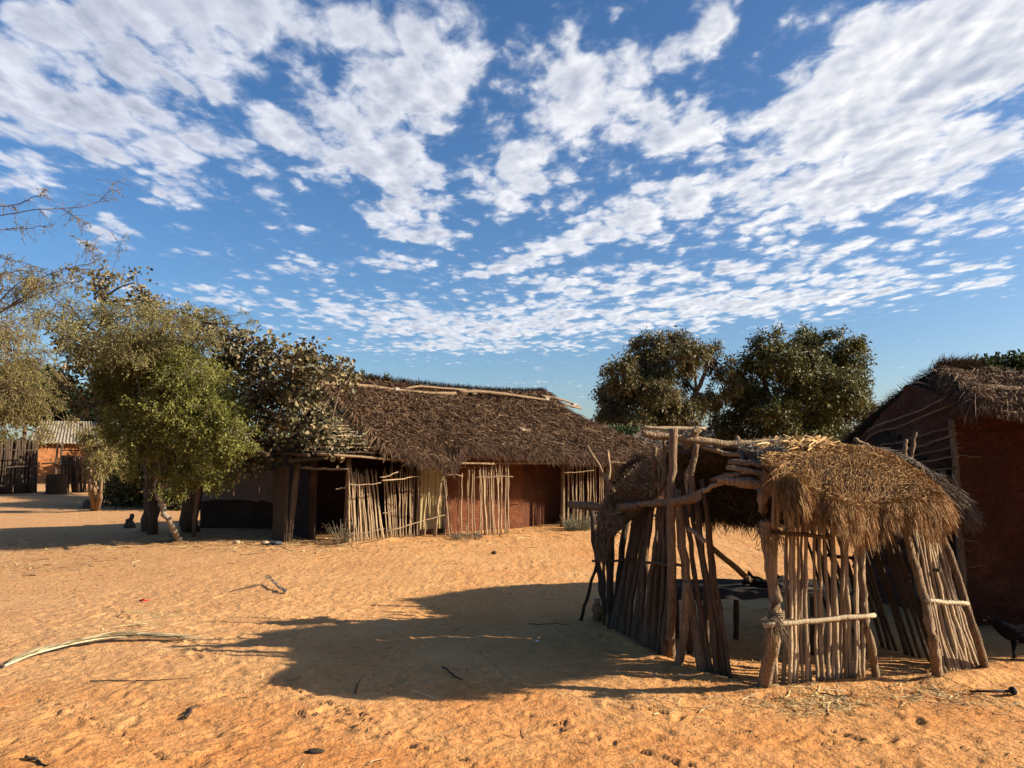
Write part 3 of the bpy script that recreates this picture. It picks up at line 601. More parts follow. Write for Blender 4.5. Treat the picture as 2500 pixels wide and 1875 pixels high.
# left side screen
fs = MB(); fs.tube(wobbly(P(1565, 1374, 6.45), P(1664, 1380, 5.75), 8, .006), .012, 7); f4 = fs.build('stick_screen', M_SHST, sh); f4['label'] = 'left side screen of thick sticks fanning toward the ground'
for k in range(23):
    f = (k+.5)/23+rng.uniform(-.015, .015); bx = 1626+(1482-1626)*f; by = 1627+(1548-1627)*f; a = G(bx, by, -.05)
    tx = 1648+(1556-1648)*f**.85+rng.normal()*4; b = P(tx, 1232+rng.uniform(-14, 8)-6*f, a[1]+.12)
    m_ = MB(); pts = wobbly(a, b, 11, .007, .01); m_.tube(pts, np.linspace(rng.uniform(.018, .028), .017, 11)*(1+.07*rng.normal(size=11)), 8, .1); m_.build('stick', M_SHST, f4)
# posts on the left
chain('ridge_post', [G(1640, 1618, -.05), P(1640, 1400, 5.84), P(1638, 1250, 5.86), P(1642, 1150, 5.88), P(1645, 1046, 5.88)], [.036, .034, .032, .030, .032], sh, M_POST, 10, .09, 5)
stick('prop', G(1650, 1645, -.05), P(1676, 1420, 5.7), .034, sh, M_POST, 9, .008)
f5m = MB(); f5m.tube(wobbly(P(1680, 1290, 5.45), P(1722, 1322, 5.35), 5, .004), .016, 7); f5 = f5m.build('stick_screen', M_STICK, sh); f5['label'] = 'cluster of leaning logs at the front left corner'
for (bx, by, tx, ty, r, dy) in ((1722, 1658, 1653, 1194, .041, .1), (1738, 1660, 1672, 1236, .024, .15), (1752, 1664, 1700, 1225, .026, .12), (1764, 1664, 1688, 1245, .022, .22), (1776, 1668, 1713, 1170, .022, .12), (1788, 1672, 1722, 1212, .018, .18), (1730, 1650, 1706, 1238, .02, .3)):
    a = G(bx, by, -.05); b = P(tx, ty, a[1]+dy); m_ = MB(); m_.tube(wobbly(a, b, 14, .006, .006), np.linspace(r, r*.8, 14)*(1+.05*rng.normal(size=14)), 9, .08); m_.build('stick', M_POST if r > .03 else M_SHST, f5)
chain('forked_pole', [P(1690, 1230, 5.75), P(1686, 1150, 5.75), P(1694, 1120, 5.75), P(1701, 1085, 5.75)], [.022, .022, .022, .02], sh, M_POST)
chain('forked_pole', [P(1679, 1225, 5.8), P(1677, 1160, 5.8), P(1684, 1138, 5.8)], [.018, .018, .014], sh, M_POST)
# rear left posts
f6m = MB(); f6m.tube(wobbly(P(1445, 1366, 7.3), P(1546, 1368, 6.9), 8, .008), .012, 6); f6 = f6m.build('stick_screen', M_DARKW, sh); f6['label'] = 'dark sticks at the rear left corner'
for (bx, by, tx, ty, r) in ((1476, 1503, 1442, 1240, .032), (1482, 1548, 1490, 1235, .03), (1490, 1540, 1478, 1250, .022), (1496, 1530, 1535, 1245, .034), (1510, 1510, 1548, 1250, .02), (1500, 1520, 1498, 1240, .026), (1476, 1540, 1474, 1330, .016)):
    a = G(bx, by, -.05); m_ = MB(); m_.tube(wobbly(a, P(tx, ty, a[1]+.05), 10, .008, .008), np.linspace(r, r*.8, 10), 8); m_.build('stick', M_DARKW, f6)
chain('stump', [G(1462, 1515, -.05), P(1460, 1490, 7.35), P(1458, 1462, 7.35)], [.07, .055, .03], sh, M_POST, 9, .25)
for (px0, py0, px1, py1, r, Y) in ((1505, 1215, 1434, 1088, .018, 7.0), (1483, 1220, 1484, 1098, .017, 7.2), (1610, 1210, 1603, 1135, .016, 6.3), (1625, 1215, 1618, 1140, .014, 6.2), (1632, 1205, 1636, 1120, .014, 6.1), (1598, 1175, 1600, 1090, .02, 6.3), (1618, 1190, 1624, 1060, .018, 6.1)):
    stick('prong', P(px0, py0, Y), P(px1, py1, Y), r, sh, M_POST, 7, .01)
# beams
chain('side_beam', [P(1703, 1210, 5.5), P(1650, 1226, 5.8), P(1571, 1229, 6.4), P(1560, 1230, 6.5)], [.034, .032, .026, .022], sh, M_POST, 9, .15)
chain('side_beam', [P(1389, 1231, 7.4), P(1440, 1236, 7.2), P(1490, 1240, 7.0), P(1560, 1236, 6.5)], [.032, .036, .036, .03], sh, M_POST, 9, .15)
chain('ridge_beam', [P(1566, 1058, 5.98), P(1620, 1066, 6.0), P(1700, 1074, 6.0), P(1795, 1086, 6.05), P(1812, 1084, 6.05), P(1900, 1094, 6.15), P(2000, 1102, 6.3), P(2150, 1110, 6.5)], [.024, .029, .031, .030, .040, .031, .029, .026], sh, M_BEAM, 10, .12, 5)
chain('ridge_beam', [P(1565, 1044, 6.2), P(1640, 1045, 6.2), P(1722, 1047, 6.2)], [.014, .016, .012], sh, M_PEEL, 7)
chain('front_beam', [P(1752, 1172, 5.35), P(1800, 1176, 5.3), P(1860, 1186, 5.22), P(1960, 1196, 5.28), P(2090, 1205, 5.45), P(2200, 1225, 5.75)], [.028, .034, .036, .033, .03, .028], sh, M_POST, 10, .12, 5)
for q in (((1703, 1088, 6.1), (1760, 1105, 6.0), (1845, 1118, 5.8)), ((1800, 1068, 6.4), (1818, 1110, 5.9), (1800, 1160, 5.4)), ((1690, 1210, 5.6), (1740, 1188, 5.5), (1790, 1172, 5.45)), ((1735, 1172, 6.2), (1770, 1160, 6), (1850, 1150, 5.7)),
          ((1780, 1127, 5.7), (1830, 1130, 5.5), (1860, 1136, 5.4)), ((1776, 1141, 5.5), (1830, 1150, 5.35), (1900, 1160, 5.3)), ((1790, 1130, 5.6), (1860, 1128, 5.45), (1930, 1140, 5.4)), ((1700, 1050, 5.9), (1676, 1090, 6.3), (1650, 1120, 6.8))):
    chain('rafter', [P(*e) for e in q], [.019, .018, .013], sh, M_BEAM if rng.random() < .6 else M_POST, 7)
chain('prong', [P(1706, 1046, 6.0), P(1692, 1066, 6.0), P(1668, 1102, 6.1)], [.034, .03, .026], sh, M_POST, 8)
chain('prong', [P(1930, 1079, 6.0), P(1950, 1086, 6.0), P(1980, 1100, 5.95)], [.024, .024, .02], sh, M_POST, 8)
for q in (((2213, 1138, 6.5), (2209, 1098, 6.5), (2213, 1073, 6.5)), ((2222, 1130, 6.6), (2228, 1090, 6.6), (2236, 1055, 6.6)), ((2085, 1072, 6.7), (2110, 1085, 6.7), (2135, 1100, 6.6))): chain('prong', [P(*e) for e in q], [.02, .02, .017], sh, M_POST, 8)
# thatch: front slope
FC = [[(1885, 1100, 6.1), (1975, 1093, 6.15), (2070, 1094, 6.25), (2155, 1106, 6.3), (2228, 1152, 6.3)],
      [(1878, 1112, 5.75), (1978, 1110, 5.8), (2085, 1110, 5.95), (2185, 1135, 6.05), (2268, 1186, 6.1)],
      [(1868, 1122, 5.35), (1972, 1134, 5.4), (2085, 1152, 5.55), (2195, 1175, 5.75), (2292, 1218, 5.9)],
      [(1856, 1140, 5.08), (1960, 1175, 5.02), (2070, 1205, 5.14), (2188, 1208, 5.35), (2292, 1236, 5.65)],
      [(1864, 1156, 5.02), (1955, 1216, 4.90), (2062, 1262, 4.98), (2180, 1245, 5.2), (2286, 1252, 5.5)]]
FS = surf_from([[P(*q) for q in row] for row in FC])
FS_ = FS
def FS(u, v):
    q = np.array(FS_(u, v)); k = np.clip(v-.25, 0, 1)**1.2*.12*(np.abs(np.sin(u*13+1.3*np.sin(u*5)+v*1.2))+.5*np.abs(np.sin(u*31+2)))
    q[..., 1] -= k; q[..., 2] += k*.3; return q
fth = MB(); fth.slab(sgrid(FS, 40, 26, .03, -.03), (0, .05, -.07), .1)
for a in (thatch(FS, 80000, .22, .0015, .028, 1.65, skew=.08, seg=4, pale=.015, vmin=-.02, vmax=.98, rhi=.85),
          thatch(FS, 46000, .19, .0014, .045, 1.65, skew=.09, seg=4, pale=.015, vmin=.82, vmax=1.0, rlo=.05, rhi=.95, clump=.3, urange=(.03, 1)),
          loose(FS, 3500, .05, .0014, .03, .4, .9, vr=(0, .5)), loose(FS, 300, .12, .0015, .035, .5, 1.), loose(FS, 220, .25, .004, .07, .75, 1.0, urange=(0, .35), vr=(0, .25))): fth.ribbons(*a)
le = [FS(np.array([0.02]), np.array([v]))[0] for v in np.linspace(.2, 1, 6)]
for a, b in zip(le[:-1], le[1:]): fringe_line(fth, a+np.array([.1, 0, -.03]), b+np.array([.1, 0, -.03]), 330, (-.6, -.3, -.65), .14, .0018, .25, (.2, .9), .05)
re = [FS(np.array([.99]), np.array([v]))[0] for v in np.linspace(0, 1, 6)]
for a, b in zip(re[:-1], re[1:]): fringe_line(fth, a, b, 600, (.3, -.25, -.9), .12, .0018, .22, (.1, .9), .05)
q = fth.build('thatch', M_GOLD, sh); q['label'] = 'golden front slope with a thick hanging fringe'
RC = [[(1650, 1092, 6.05), (1760, 1092, 6.1), (1900, 1094, 6.2), (2050, 1096, 6.35), (2170, 1106, 6.4), (2240, 1150, 6.4)],
      [(1668, 1150, 6.8), (1770, 1140, 6.85), (1900, 1140, 6.95), (2050, 1140, 7.0), (2210, 1150, 6.75), (2320, 1200, 6.55)],
      [(1690, 1240, 7.35), (1780, 1255, 7.4), (1900, 1258, 7.4), (2050, 1250, 7.4), (2220, 1235, 7.05), (2352, 1250, 6.75)]]
RSS = surf_from([[P(*q) for q in row] for row in RC])
rth = MB(); rth.slab(sgrid(RSS, 40, 20, .02, .0), (0, 0, -.05), .1)
for a in (thatch(RSS, 22000, .24, .0026, .05, 1.7, skew=.18, seg=3, rhi=.8), thatch(RSS, 9000, .16, .0026, .05, 1.7, skew=.3, seg=3, vmin=.9, rhi=.8), thatch(RSS, 9000, .16, .0028, .08, 1.7, skew=.3, seg=3, up=-1, rhi=.7)): rth.ribbons(*a)
re = [RSS(np.array([.99]), np.array([v]))[0] for v in np.linspace(0, 1, 5)]
for a, b in zip(re[:-1], re[1:]): fringe_line(rth, a, b, 500, (.6, -.3, -.7), .16, .0025, .3, (.1, .9), .06)
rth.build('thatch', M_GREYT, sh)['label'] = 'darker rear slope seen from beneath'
# slumped bundles on the left
def bundle(ctrl, n, ln, name='thatch_bundle', mat=M_BROWN, wid=.0025, lab=None, rr=(.1, .9)):
    S = surf_from([[P(*q) for q in row] for row in ctrl]); m_ = MB(); m_.slab(sgrid(S, 8, 14, .03), (0, .03, -.05), .15)
    L = float(np.linalg.norm(P(*ctrl[0][0])-P(*ctrl[-1][0])))
    m_.ribbons(*thatch(S, n, ln, wid, .05, L, skew=.5, seg=4, rlo=rr[0], rhi=rr[1], pale=.03)); m_.ribbons(*thatch(S, n//3, ln*.9, wid, .05, L, skew=.6, seg=4, vmin=.85, rlo=rr[0], rhi=rr[1], pale=.03))
    m_.ribbons(*loose(S, n//5, .15, wid, .06, .3, 1.)); o = m_.build(name, mat, sh)
    if lab: o['label'] = lab
M_SLUMP = straw('faded_thatch', [(0, (.06, .038, .02)), (.5, (.19, .125, .068)), (1, (.42, .31, .18))])
bundle([[(1600, 1128, 6.5), (1632, 1165, 6.3)], [(1545, 1165, 6.7), (1590, 1212, 6.5)], [(1490, 1215, 6.9), (1540, 1262, 6.75)], [(1466, 1275, 6.95), (1500, 1300, 6.85)]], 7000, .3, mat=M_SLUMP, lab='slumped bundle hanging over the left beam')
bundle([[(1575, 1110, 7.0), (1610, 1130, 6.9)], [(1530, 1140, 7.1), (1560, 1170, 7.0)], [(1500, 1180, 7.2), (1530, 1205, 7.1)]], 3000, .3)
bundle([[(1630, 1100, 6.4), (1668, 1100, 6.4)], [(1625, 1135, 6.5), (1668, 1140, 6.5)], [(1625, 1165, 6.5), (1668, 1175, 6.5)]], 1600, .2, mat=M_SLUMP)
bundle([[(1800, 1098, 6.2), (1900, 1088, 6.25)], [(1815, 1112, 5.9), (1905, 1100, 5.9)], [(1850, 1124, 5.6), (1920, 1118, 5.6)]], 2500, .25, mat=M_GREYT)

# table and what is on it
ta = P(1600, 1432, 6.9); tt_ = [P(1600, 1428, 6.95), P(1880, 1412, 6.95), P(1880, 1440, 6.15), P(1612, 1440, 6.3)]
table = thing('work_table', 'rough low plank table standing in the shade inside the stick shelter', 'table', (1.9, 6.6, 0))
zt = .50
def tp_(x_, y_): return np.array([x_, y_, zt])
mb = MB(); x0, x1, y0, y1 = 1.38, 2.62, 6.25, 6.95
for k in range(5):
    a = y0+(y1-y0)*k/5+.006; b = y0+(y1-y0)*(k+1)/5-.006; e = rng.normal(size=2)*.03; z1 = zt+rng.normal()*.004
    mb.box([(x0+e[0], a, z1-.03), (x1+e[1], a, z1-.03), (x1+e[1], b, z1-.03), (x0+e[0], b, z1-.03), (x0+e[0], a, z1), (x1+e[1], a, z1), (x1+e[1], b, z1), (x0+e[0], b, z1)])
mb.build('tabletop', M_BOARD, table)
for lx, ly in ((1.48, 6.33), (2.5, 6.33), (1.48, 6.87), (2.5, 6.87), (2.02, 6.87)): stick('leg', (lx, ly, -.05), (lx+.01, ly, zt-.03), .028, table, M_DARKW, 5, .004)
mb = MB(); mb.grid(np.array([[(x_, y_, zt+.012+.006*math.sin(x_*19+y_*5)+.006*math.sin(y_*17+x_*4)-max(0, 6.27-y_)*1.2) for x_ in np.linspace(1.35, 2.2, 24)] for y_ in np.linspace(6.22, 6.9, 16)]))
tag(mb.build('cloth', plain('dark_cloth', (.05, .045, .042), .95)), 'dark grey cloth laid over the left end of the table in the shelter', 'cloth')
mb = MB()
for k in range(7): c = P(1842+rng.uniform(-18, 60), 1425+rng.uniform(-8, 8), 6.5); d = unit(np.array([rng.normal(), .3*rng.normal(), .35])); mb.tube(np.stack([c-d*.08, c-d*.02+[0, 0, .02], c+d*.06, c+d*.1]), [.012, .035, .028, .006], 7, .3)
tag(mb.build('charcoal_heap', M_SOOT_HOLE), 'jumbled heap of black charred pieces on the right end of the shelter table', 'charcoal')
o = MB(); o.tube(wobbly(P(1735, 1335, 6.0), P(1832, 1418, 6.45), 9, .003), np.linspace(.019, .024, 9), 8); tag(o.build('leaning_pole', M_POST), 'smooth brown pole slanting down onto the table inside the shelter', 'pole')
o = MB(); o.tube(wobbly(G(1417, 1519, -.02), P(1469, 1332, 7.15), 10, .006), np.linspace(.018, .012, 10), 7); tag(o.build('leaning_stick', M_DARKW), 'thin dark stick propped against the rear left corner of the shelter', 'stick')

# ================================================================== RIGHT HUT
C0 = G(2363, 1523); F0 = np.array([4.05, 8.95, 0])
rh = thing('mud_hut', 'shaded dark red mud hut with sagging thatch at the right edge', 'hut', (5.4, 8.0, 0))
def subwall(a, b, z0a, z1f, nu=40, nv=30, rough=.02, th=.12, seed=1):
    """a mud wall with an uneven face; z1f(f) = top height"""
    a = np.array(a[:2]); b = np.array(b[:2]); L = np.linalg.norm(b-a); d = (b-a)/L; n_ = np.array([d[1], -d[0]])
    f, g_ = np.meshgrid(np.linspace(0, 1, nu), np.linspace(0, 1, nv)); top = np.vectorize(z1f)(f); zz = z0a+(top-z0a)*g_
    off = rough*(vnoise(f*L*3, zz*5, 1., seed)+.6*vnoise(f*L*8, zz*13, 1., seed+1)+.4*vnoise(f*L*20, zz*30, 1, seed+2))
    Pg = np.stack([a[0]+d[0]*f*L+n_[0]*off, a[1]+d[1]*f*L+n_[1]*off, zz], -1); m_ = MB(); m_.slab(Pg, (-n_[0]*th, -n_[1]*th, 0)); return m_
R0 = P(2290, 908, 7.95)
def gab(f):   # f 0 = far corner, 1 = near corner
    yy = F0[1]+(C0[1]-F0[1])*f
    return float(np.interp(yy, [7.1, 7.95, 9.0], [2.08, 2.40, 1.72]))
subwall(F0, C0, -.05, gab, 90, 80, .085).build('gable_wall', M_MUDB, rh)
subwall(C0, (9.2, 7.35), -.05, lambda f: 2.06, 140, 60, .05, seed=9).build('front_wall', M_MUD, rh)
mb = MB(); mb.wallbox((9.2, 7.4), (9.2, 9.1), 0, 2.1, .1); mb.wallbox((4.2, 9.0), (9.2, 9.1), 0, 1.6, -.1); mb.build('back_wall', M_MUDB, rh)
def W(f, z_, o=.0):
    d = unit(F0-C0); n_ = np.array([-d[1]*-1, d[0]*-1, 0]); n_ = np.array([-abs(d[1]), d[0], 0]); q = C0+(F0-C0)*f+unit(n_)*o; return np.array([q[0], q[1], z_])
chain('corner_post', [W(.0, -.05, .03), W(.01, .7, .03), W(.0, 1.4, .035), W(.01, 2.0, .03)], [.042, .04, .036, .032], rh, M_POST, 9, .1)
chain('door_post', [W(.10, -.05, .05), W(.10, .8, .05), W(.09, 1.5, .05)], [.035, .033, .03], rh, M_POST, 8, .1)
for k in range(8):
    z0 = 1.42+.085*k; e = 1.0-.04*k
    pts = [W(-.04-.03*rng.random(), z0+.10+.02*k, .07), W(.3, z0+.05, .085), W(.65, z0-.03, .085), W(e, z0-.13, .07)]
    pts = [q_+np.array([0, 0, rng.normal()*.012]) for q_ in pts]; chain('lath', pts, rng.uniform(.009, .013), rh, M_POST, 6, .15, 4, .008) if k != 5 else None
for z0 in (.52, .71, .78, 1.12, 1.31, 1.62, 1.70):
    a = C0+np.array([-.02, -.01, 0]); L = rng.uniform(.05, .26)
    stick('lath', np.array([a[0]-.02, a[1], z0]), np.array([a[0]+L, a[1]-.006, z0+rng.normal()*.03]), rng.uniform(.006, .011), rh, M_POST, 6, .008)
dm = MB()
for k in range(5):
    a = .13+.045*k*1.1; q = [W(a, .15, .035), W(a+.045, .15, .035), W(a+.045, .15, .06), W(a, .15, .06)]; zt2 = 1.45+.01*rng.normal(); dm.box([*[r_.copy() for r_ in q], *[r_+np.array([0, 0, zt2-.15]) for r_ in q]])
d2 = dm.build('door', M_BOARD, rh); d2['label'] = 'narrow grey plank door in the shaded gable wall'
hp = MB(); hp.tube(np.stack([W(.14, 1.22, .075), W(.36, 1.2, .075)]), .012, 6); hp.tube(np.stack([W(.14, .6, .075), W(.36, .6, .075)]), .012, 6); hp.build('crosspiece', M_BOARD, d2)
mb = MB()
for (f, z_, rx, rz) in ((.52, 1.72, .16, .10), (.33, 1.60, .12, .04), (.62, 1.84, .16, .05)):
    th = np.linspace(0, 2*np.pi, 14, endpoint=False); rr_ = 1+.25*rng.normal(size=14); vv = [W(f+rx*math.cos(q_)*r_, z_+rz*math.sin(q_)*r_, .034) for q_, r_ in zip(th, rr_)]
    v2 = [v_+np.array([.02, 0, 0]) for v_ in vv]; mb.add(vv+v2, [list(range(14)), list(range(27, 13, -1))]+[[k, k+14, (k+1) % 14+14, (k+1) % 14] for k in range(14)], None, False)
mb.build('hole_shade_patch', M_SOOT_HOLE, rh)  # black plates laid on the wall stand for the shade inside holes
# roof
rr0 = [R0+np.array([0, 0, 0]), np.array([4.95, 7.95, R0[2]-.01]), np.array([6.2, 7.95, R0[2]-.02]), np.array([9.4, 8.1, R0[2]+.1])]
fe = [P(2378, 975, 6.95), np.array([4.78, 6.9, 2.05]), np.array([6.1, 6.85, 1.99]), np.array([9.4, 6.9, 1.9])]
be = [P(2062, 1086, 9.15), np.array([4.7, 9.3, 1.72]), np.array([5.5, 9.4, 1.70]), np.array([9.4, 9.6, 1.75])]
def lerp(a, b, f): return np.asarray(a)+(np.asarray(b)-np.asarray(a))*f
def sl(a, b, f, bow): q = lerp(a, b, f); q[2] += bow*math.sin(math.pi*f); return q
FSR = surf_from([[sl(rr0[k], fe[k], f, .05) for k in range(4)] for f in np.linspace(0, 1, 5)])
BSR = surf_from([[sl(rr0[k], be[k], f, .06) for k in range(4)] for f in np.linspace(0, 1, 6)])
rm = MB(); rm.slab(sgrid(FSR, 40, 10, .02), (0, 0, -.055), .15); rm.slab(sgrid(BSR, 40, 12, .03), (0, 0, -.09), .15)
for a in (thatch(FSR, 30000, .12, .002, .025, 1.1, skew=.06, seg=4, urange=(0, .6), rlo=.1), thatch(FSR, 2200, .13, .002, .03, 1.1, skew=.1, seg=4, urange=(0, .5), vmin=.93), loose(FSR, 1200, .13, .002, .06, .5, 1., urange=(0, .5)),
          thatch(FSR, 3500, .5, .009, .05, 1.25, skew=.1, seg=3, urange=(.5, 1)), thatch(BSR, 9000, .3, .004, .05, 1.4, skew=.08, seg=3)): rm.ribbons(*a)
le = [BSR(np.array([0.]), np.array([v]))[0] for v in np.linspace(0, 1, 9)]
for k, (a, b) in enumerate(zip(le[:-1], le[1:])):
    fringe_line(rm, a+np.array([.05, 0, -.03]), b+np.array([.05, 0, -.03]), 500, (-.25, -.1, -.9), .17, .0028, .25, (0, .8), .06); fringe_line(rm, a, b, 160, (-.6, -.2, .1), .12, .003, .4, (0, .8), .05)
le = [FSR(np.array([0.]), np.array([v]))[0] for v in np.linspace(0, 1, 6)]
for a, b in zip(le[:-1], le[1:]): fringe_line(rm, a, b, 420, (-.35, -.3, -.8), .2, .0028, .3, (.1, .9), .06)
fringe_line(rm, rr0[0], rr0[1], 3500, (.3, -.5, .45), .16, .0028, .35, (.1, 1.), .07)
rm.build('roof', M_BROWN, rh)
chain('ridge_pole', [P(2372, 944, 7.3), P(2430, 949, 7.3), P(2510, 955, 7.3), np.array([6.5, 7.3, 2.40])], [.045, .042, .04, .04], rh, M_BEAM, 10, .06)
for (px0, py0, px1, py1, Y) in ((2272, 903, 2345, 926, 7.8), (2236, 932, 2290, 945, 8.0), (2222, 942, 2260, 950, 8.1), (2204, 962, 2245, 972, 8.3), (2262, 922, 2310, 935, 7.9), (2300, 932, 2350, 942, 7.6), (2384, 974, 2400, 972, 7.2), (2435, 988, 2446, 986, 7.1), (2438, 1004, 2480, 1006, 6.9), (2445, 940, 2468, 915, 7.6), (2338, 950, 2372, 950, 7.4)):
    stick('batten', P(px0, py0, Y), P(px1, py1, Y-.15), .011, rh, M_STICK, 6, .006)
# lower roof over the yard side, added beyond the frame to shade the wall and the hen
vr = surf_from([[np.array([5.35, 6.95, 1.9]), np.array([9.4, 6.95, 1.9])], [np.array([5.35, 5.78, 1.62]), np.array([9.4, 5.9, 1.62])]])
vm = MB(); vm.slab(sgrid(vr, 20, 8, .02), (0, 0, -.1), .2); vm.ribbons(*thatch(vr, 3500, .3, .006, .05, 1.2, seg=3)); vm.build('porch_roof', M_BROWN, rh)
for x_ in (5.6, 7.4, 9.2): stick('post', (x_, 5.9, -.05), (x_, 5.95, 1.6), .04, rh, M_POST, 6)
mb = MB(); mb.wallbox((6.4, 5.95), (6.42, 7.3), 0, 1.75, .08); mb.build('side_wall', M_MUDB, rh)

# ------------------------------------------------------------------ hut behind the shelter
h2 = thing('small_hut', 'small grey thatched hut half hidden behind the front shelter', 'hut', (5.6, 24, 0))
S2 = surf_from([[P(1575, 1050, 24.5), P(1728, 1044, 25.5)], [P(1545, 1072, 23.8), P(1745, 1066, 24.8)], [P(1520, 1110, 22.8), P(1775, 1108, 23.8)]])
m_ = MB(); m_.slab(sgrid(S2, 20, 10, .1), (0, 0, -.12), .3); m_.ribbons(*thatch(S2, 5000, .45, .012, .08, 2.2, seg=3))
S3 = surf_from([[P(1575, 1050, 24.5), P(1728, 1044, 25.5)], [P(1575, 1105, 27), P(1728, 1100, 28)]]); m_.slab(sgrid(S3, 10, 6), (0, 0, -.12), .3); m_.build('roof', M_GREYT, h2)
m_ = MB(); m_.wallbox(G(1545, 1242), G(1760, 1238), 0, 1.85, .15); m_.wallbox(G(1550, 1241), np.array([4.4, 27, 0]), 0, 2.0, -.15); m_.build('wall', M_MUDB, h2)
chain('ridge_pole', [P(1566, 1046, 24.3), P(1640, 1044, 24.9), P(1724, 1046, 25.3)], .06, h2, M_BEAM, 7)
h3 = thing('brown_hut', 'low brown thatched hut seen through the shelter frame beside the grey one', 'hut', (6.6, 21, 0))
S2 = surf_from([[P(1655, 1098, 21), P(1800, 1096, 21)], [P(1640, 1120, 20), P(1830, 1120, 20)], [P(1630, 1150, 19.3), P(1850, 1150, 19.3)]])
m_ = MB(); m_.slab(sgrid(S2, 20, 10, .1), (0, 0, -.12), .3); m_.ribbons(*thatch(S2, 4000, .4, .01, .08, 2., seg=3)); m_.build('roof', M_BROWN, h3)
m_ = MB(); m_.wallbox(G(1650, 1262), G(1830, 1262), 0, 1.4, .15); m_.build('wall', M_MUDB, h3)

# ================================================================== VEGETATION
def tree(name, label, cat, base, trunks, clumps, leaves, leafmat, barkmat, lsize, lwid, nper, group=None, droop=0., twig=.0, sub=7, fold=.25, cl=.16, tip=(.2, .9), shell=.0, twigr=.006, lighten=0., limb_r=.03):
    """trunks: list of (points, radii); clumps: (center, radii(3), weight); leaves grow in sprays on twigs inside each clump"""
    root = thing(name, label, cat, base, group); tips = []
    for k, (pts, rad) in enumerate(trunks):
        chain('trunk', pts, rad, root, barkmat, 10, .12, 4, .015); tips.append(np.asarray(pts[-1]))
        if len(pts) > 2: tips.append(np.asarray(pts[-2]))
    br = MB(); lf = MB(); tips = np.array(tips)
    for (c, rad, wt) in clumps:
        c = np.asarray(c, float); rad = np.asarray(rad, float)
        t0 = tips[np.argmin(np.linalg.norm(tips-c, axis=1)+rng.normal(size=len(tips))*.1)]
        mid = (t0+c)/2+rng.normal(size=3)*np.linalg.norm(c-t0)*.08+np.array([0, 0, .06*np.linalg.norm(c-t0)])
        tt = np.linspace(0, 1, 7)[:, None]; pth = (1-tt)**2*t0+2*tt*(1-tt)*mid+tt**2*c; br.tube(pth, np.linspace(limb_r, limb_r*.4, 7), 6)
        n_tw = max(3, int(sub*wt)); dirs = rnddir(n_tw); rr_ = rng.uniform(.35+shell, 1., (n_tw, 1))**.6
        ends = c+dirs*rad*rr_
        for e in ends:
            md = (c+e)/2+rng.normal(size=3)*.06*rad.mean(); sg = np.stack([c+(md-c)*.2, md, e+np.array([0, 0, -droop*.3*rad.mean()])])
            br.tube(sg, [limb_r*.35, limb_r*.25, twigr], 5)
        N = int(leaves*wt); 
        if N < 1: continue
        e = ends[rng.integers(0, n_tw, N)]; g1 = rng.normal(size=(N//nper+1, 3))
        spray = e[:N//nper+1]+g1*rad*cl; sdir = unit(rnddir(len(spray))+unit(spray-c)*.8+np.array([0, 0, -droop]))
        Ls = rng.uniform(.5, 1.2, (len(spray), 1))*rad.mean()*.30+lsize*2
        k_ = nper; f = np.linspace(.05, 1, k_)[None, :, None]
        q = spray[:, None, :]+sdir[:, None, :]*Ls[:, None, :]*f+np.array([0, 0, -1.])*f**2*(Ls*(.1+droop*.45))[:, None, :]
        qq = q.reshape(-1, 3)+rng.normal(size=(q.shape[0]*k_, 3))*lsize*.35; M_ = len(qq)
        ax = unit(np.repeat(sdir, k_, 0)*.7+rnddir(M_)*.8+np.array([0, 0, -droop*.8])); nm = unit(rnddir(M_)*.7+np.array([.25, -.3, .6]))
        rn = np.clip(np.repeat(rng.random(len(spray)), k_)*.6+rng.random(M_)*.4+lighten, 0, 1)
        lf.leaves(qq, lsize*rng.uniform(.6, 1.25, M_), ax, nm, lwid, fold, rn)
        if twig > 0:
            sel = rng.random(len(spray)) < twig; S_ = spray[sel]; D_ = sdir[sel]; LL = Ls[sel]; n_ = len(S_)
            if n_: lfp = np.stack([S_, S_+D_*LL*.5+np.array([0, 0, -1.])*LL*.25*(.1+droop*.45), S_+D_*LL+np.array([0, 0, -1.])*LL*(.1+droop*.45)], 1); br.ribbons(lfp, np.full((n_, 3), twigr*.6), unit(np.cross(D_, rnddir(n_))), rng.random(n_))
    br.build('branches', barkmat, root); lf.build('crown', leafmat, root); return root
def CL(px, py, Y, rx, ry=None, wt=1., rd=None):
    s_ = Y/F; ry = ry or rx; return (P(px, py, Y), (rx*s_, (rd or rx)*s_, ry*s_), wt)
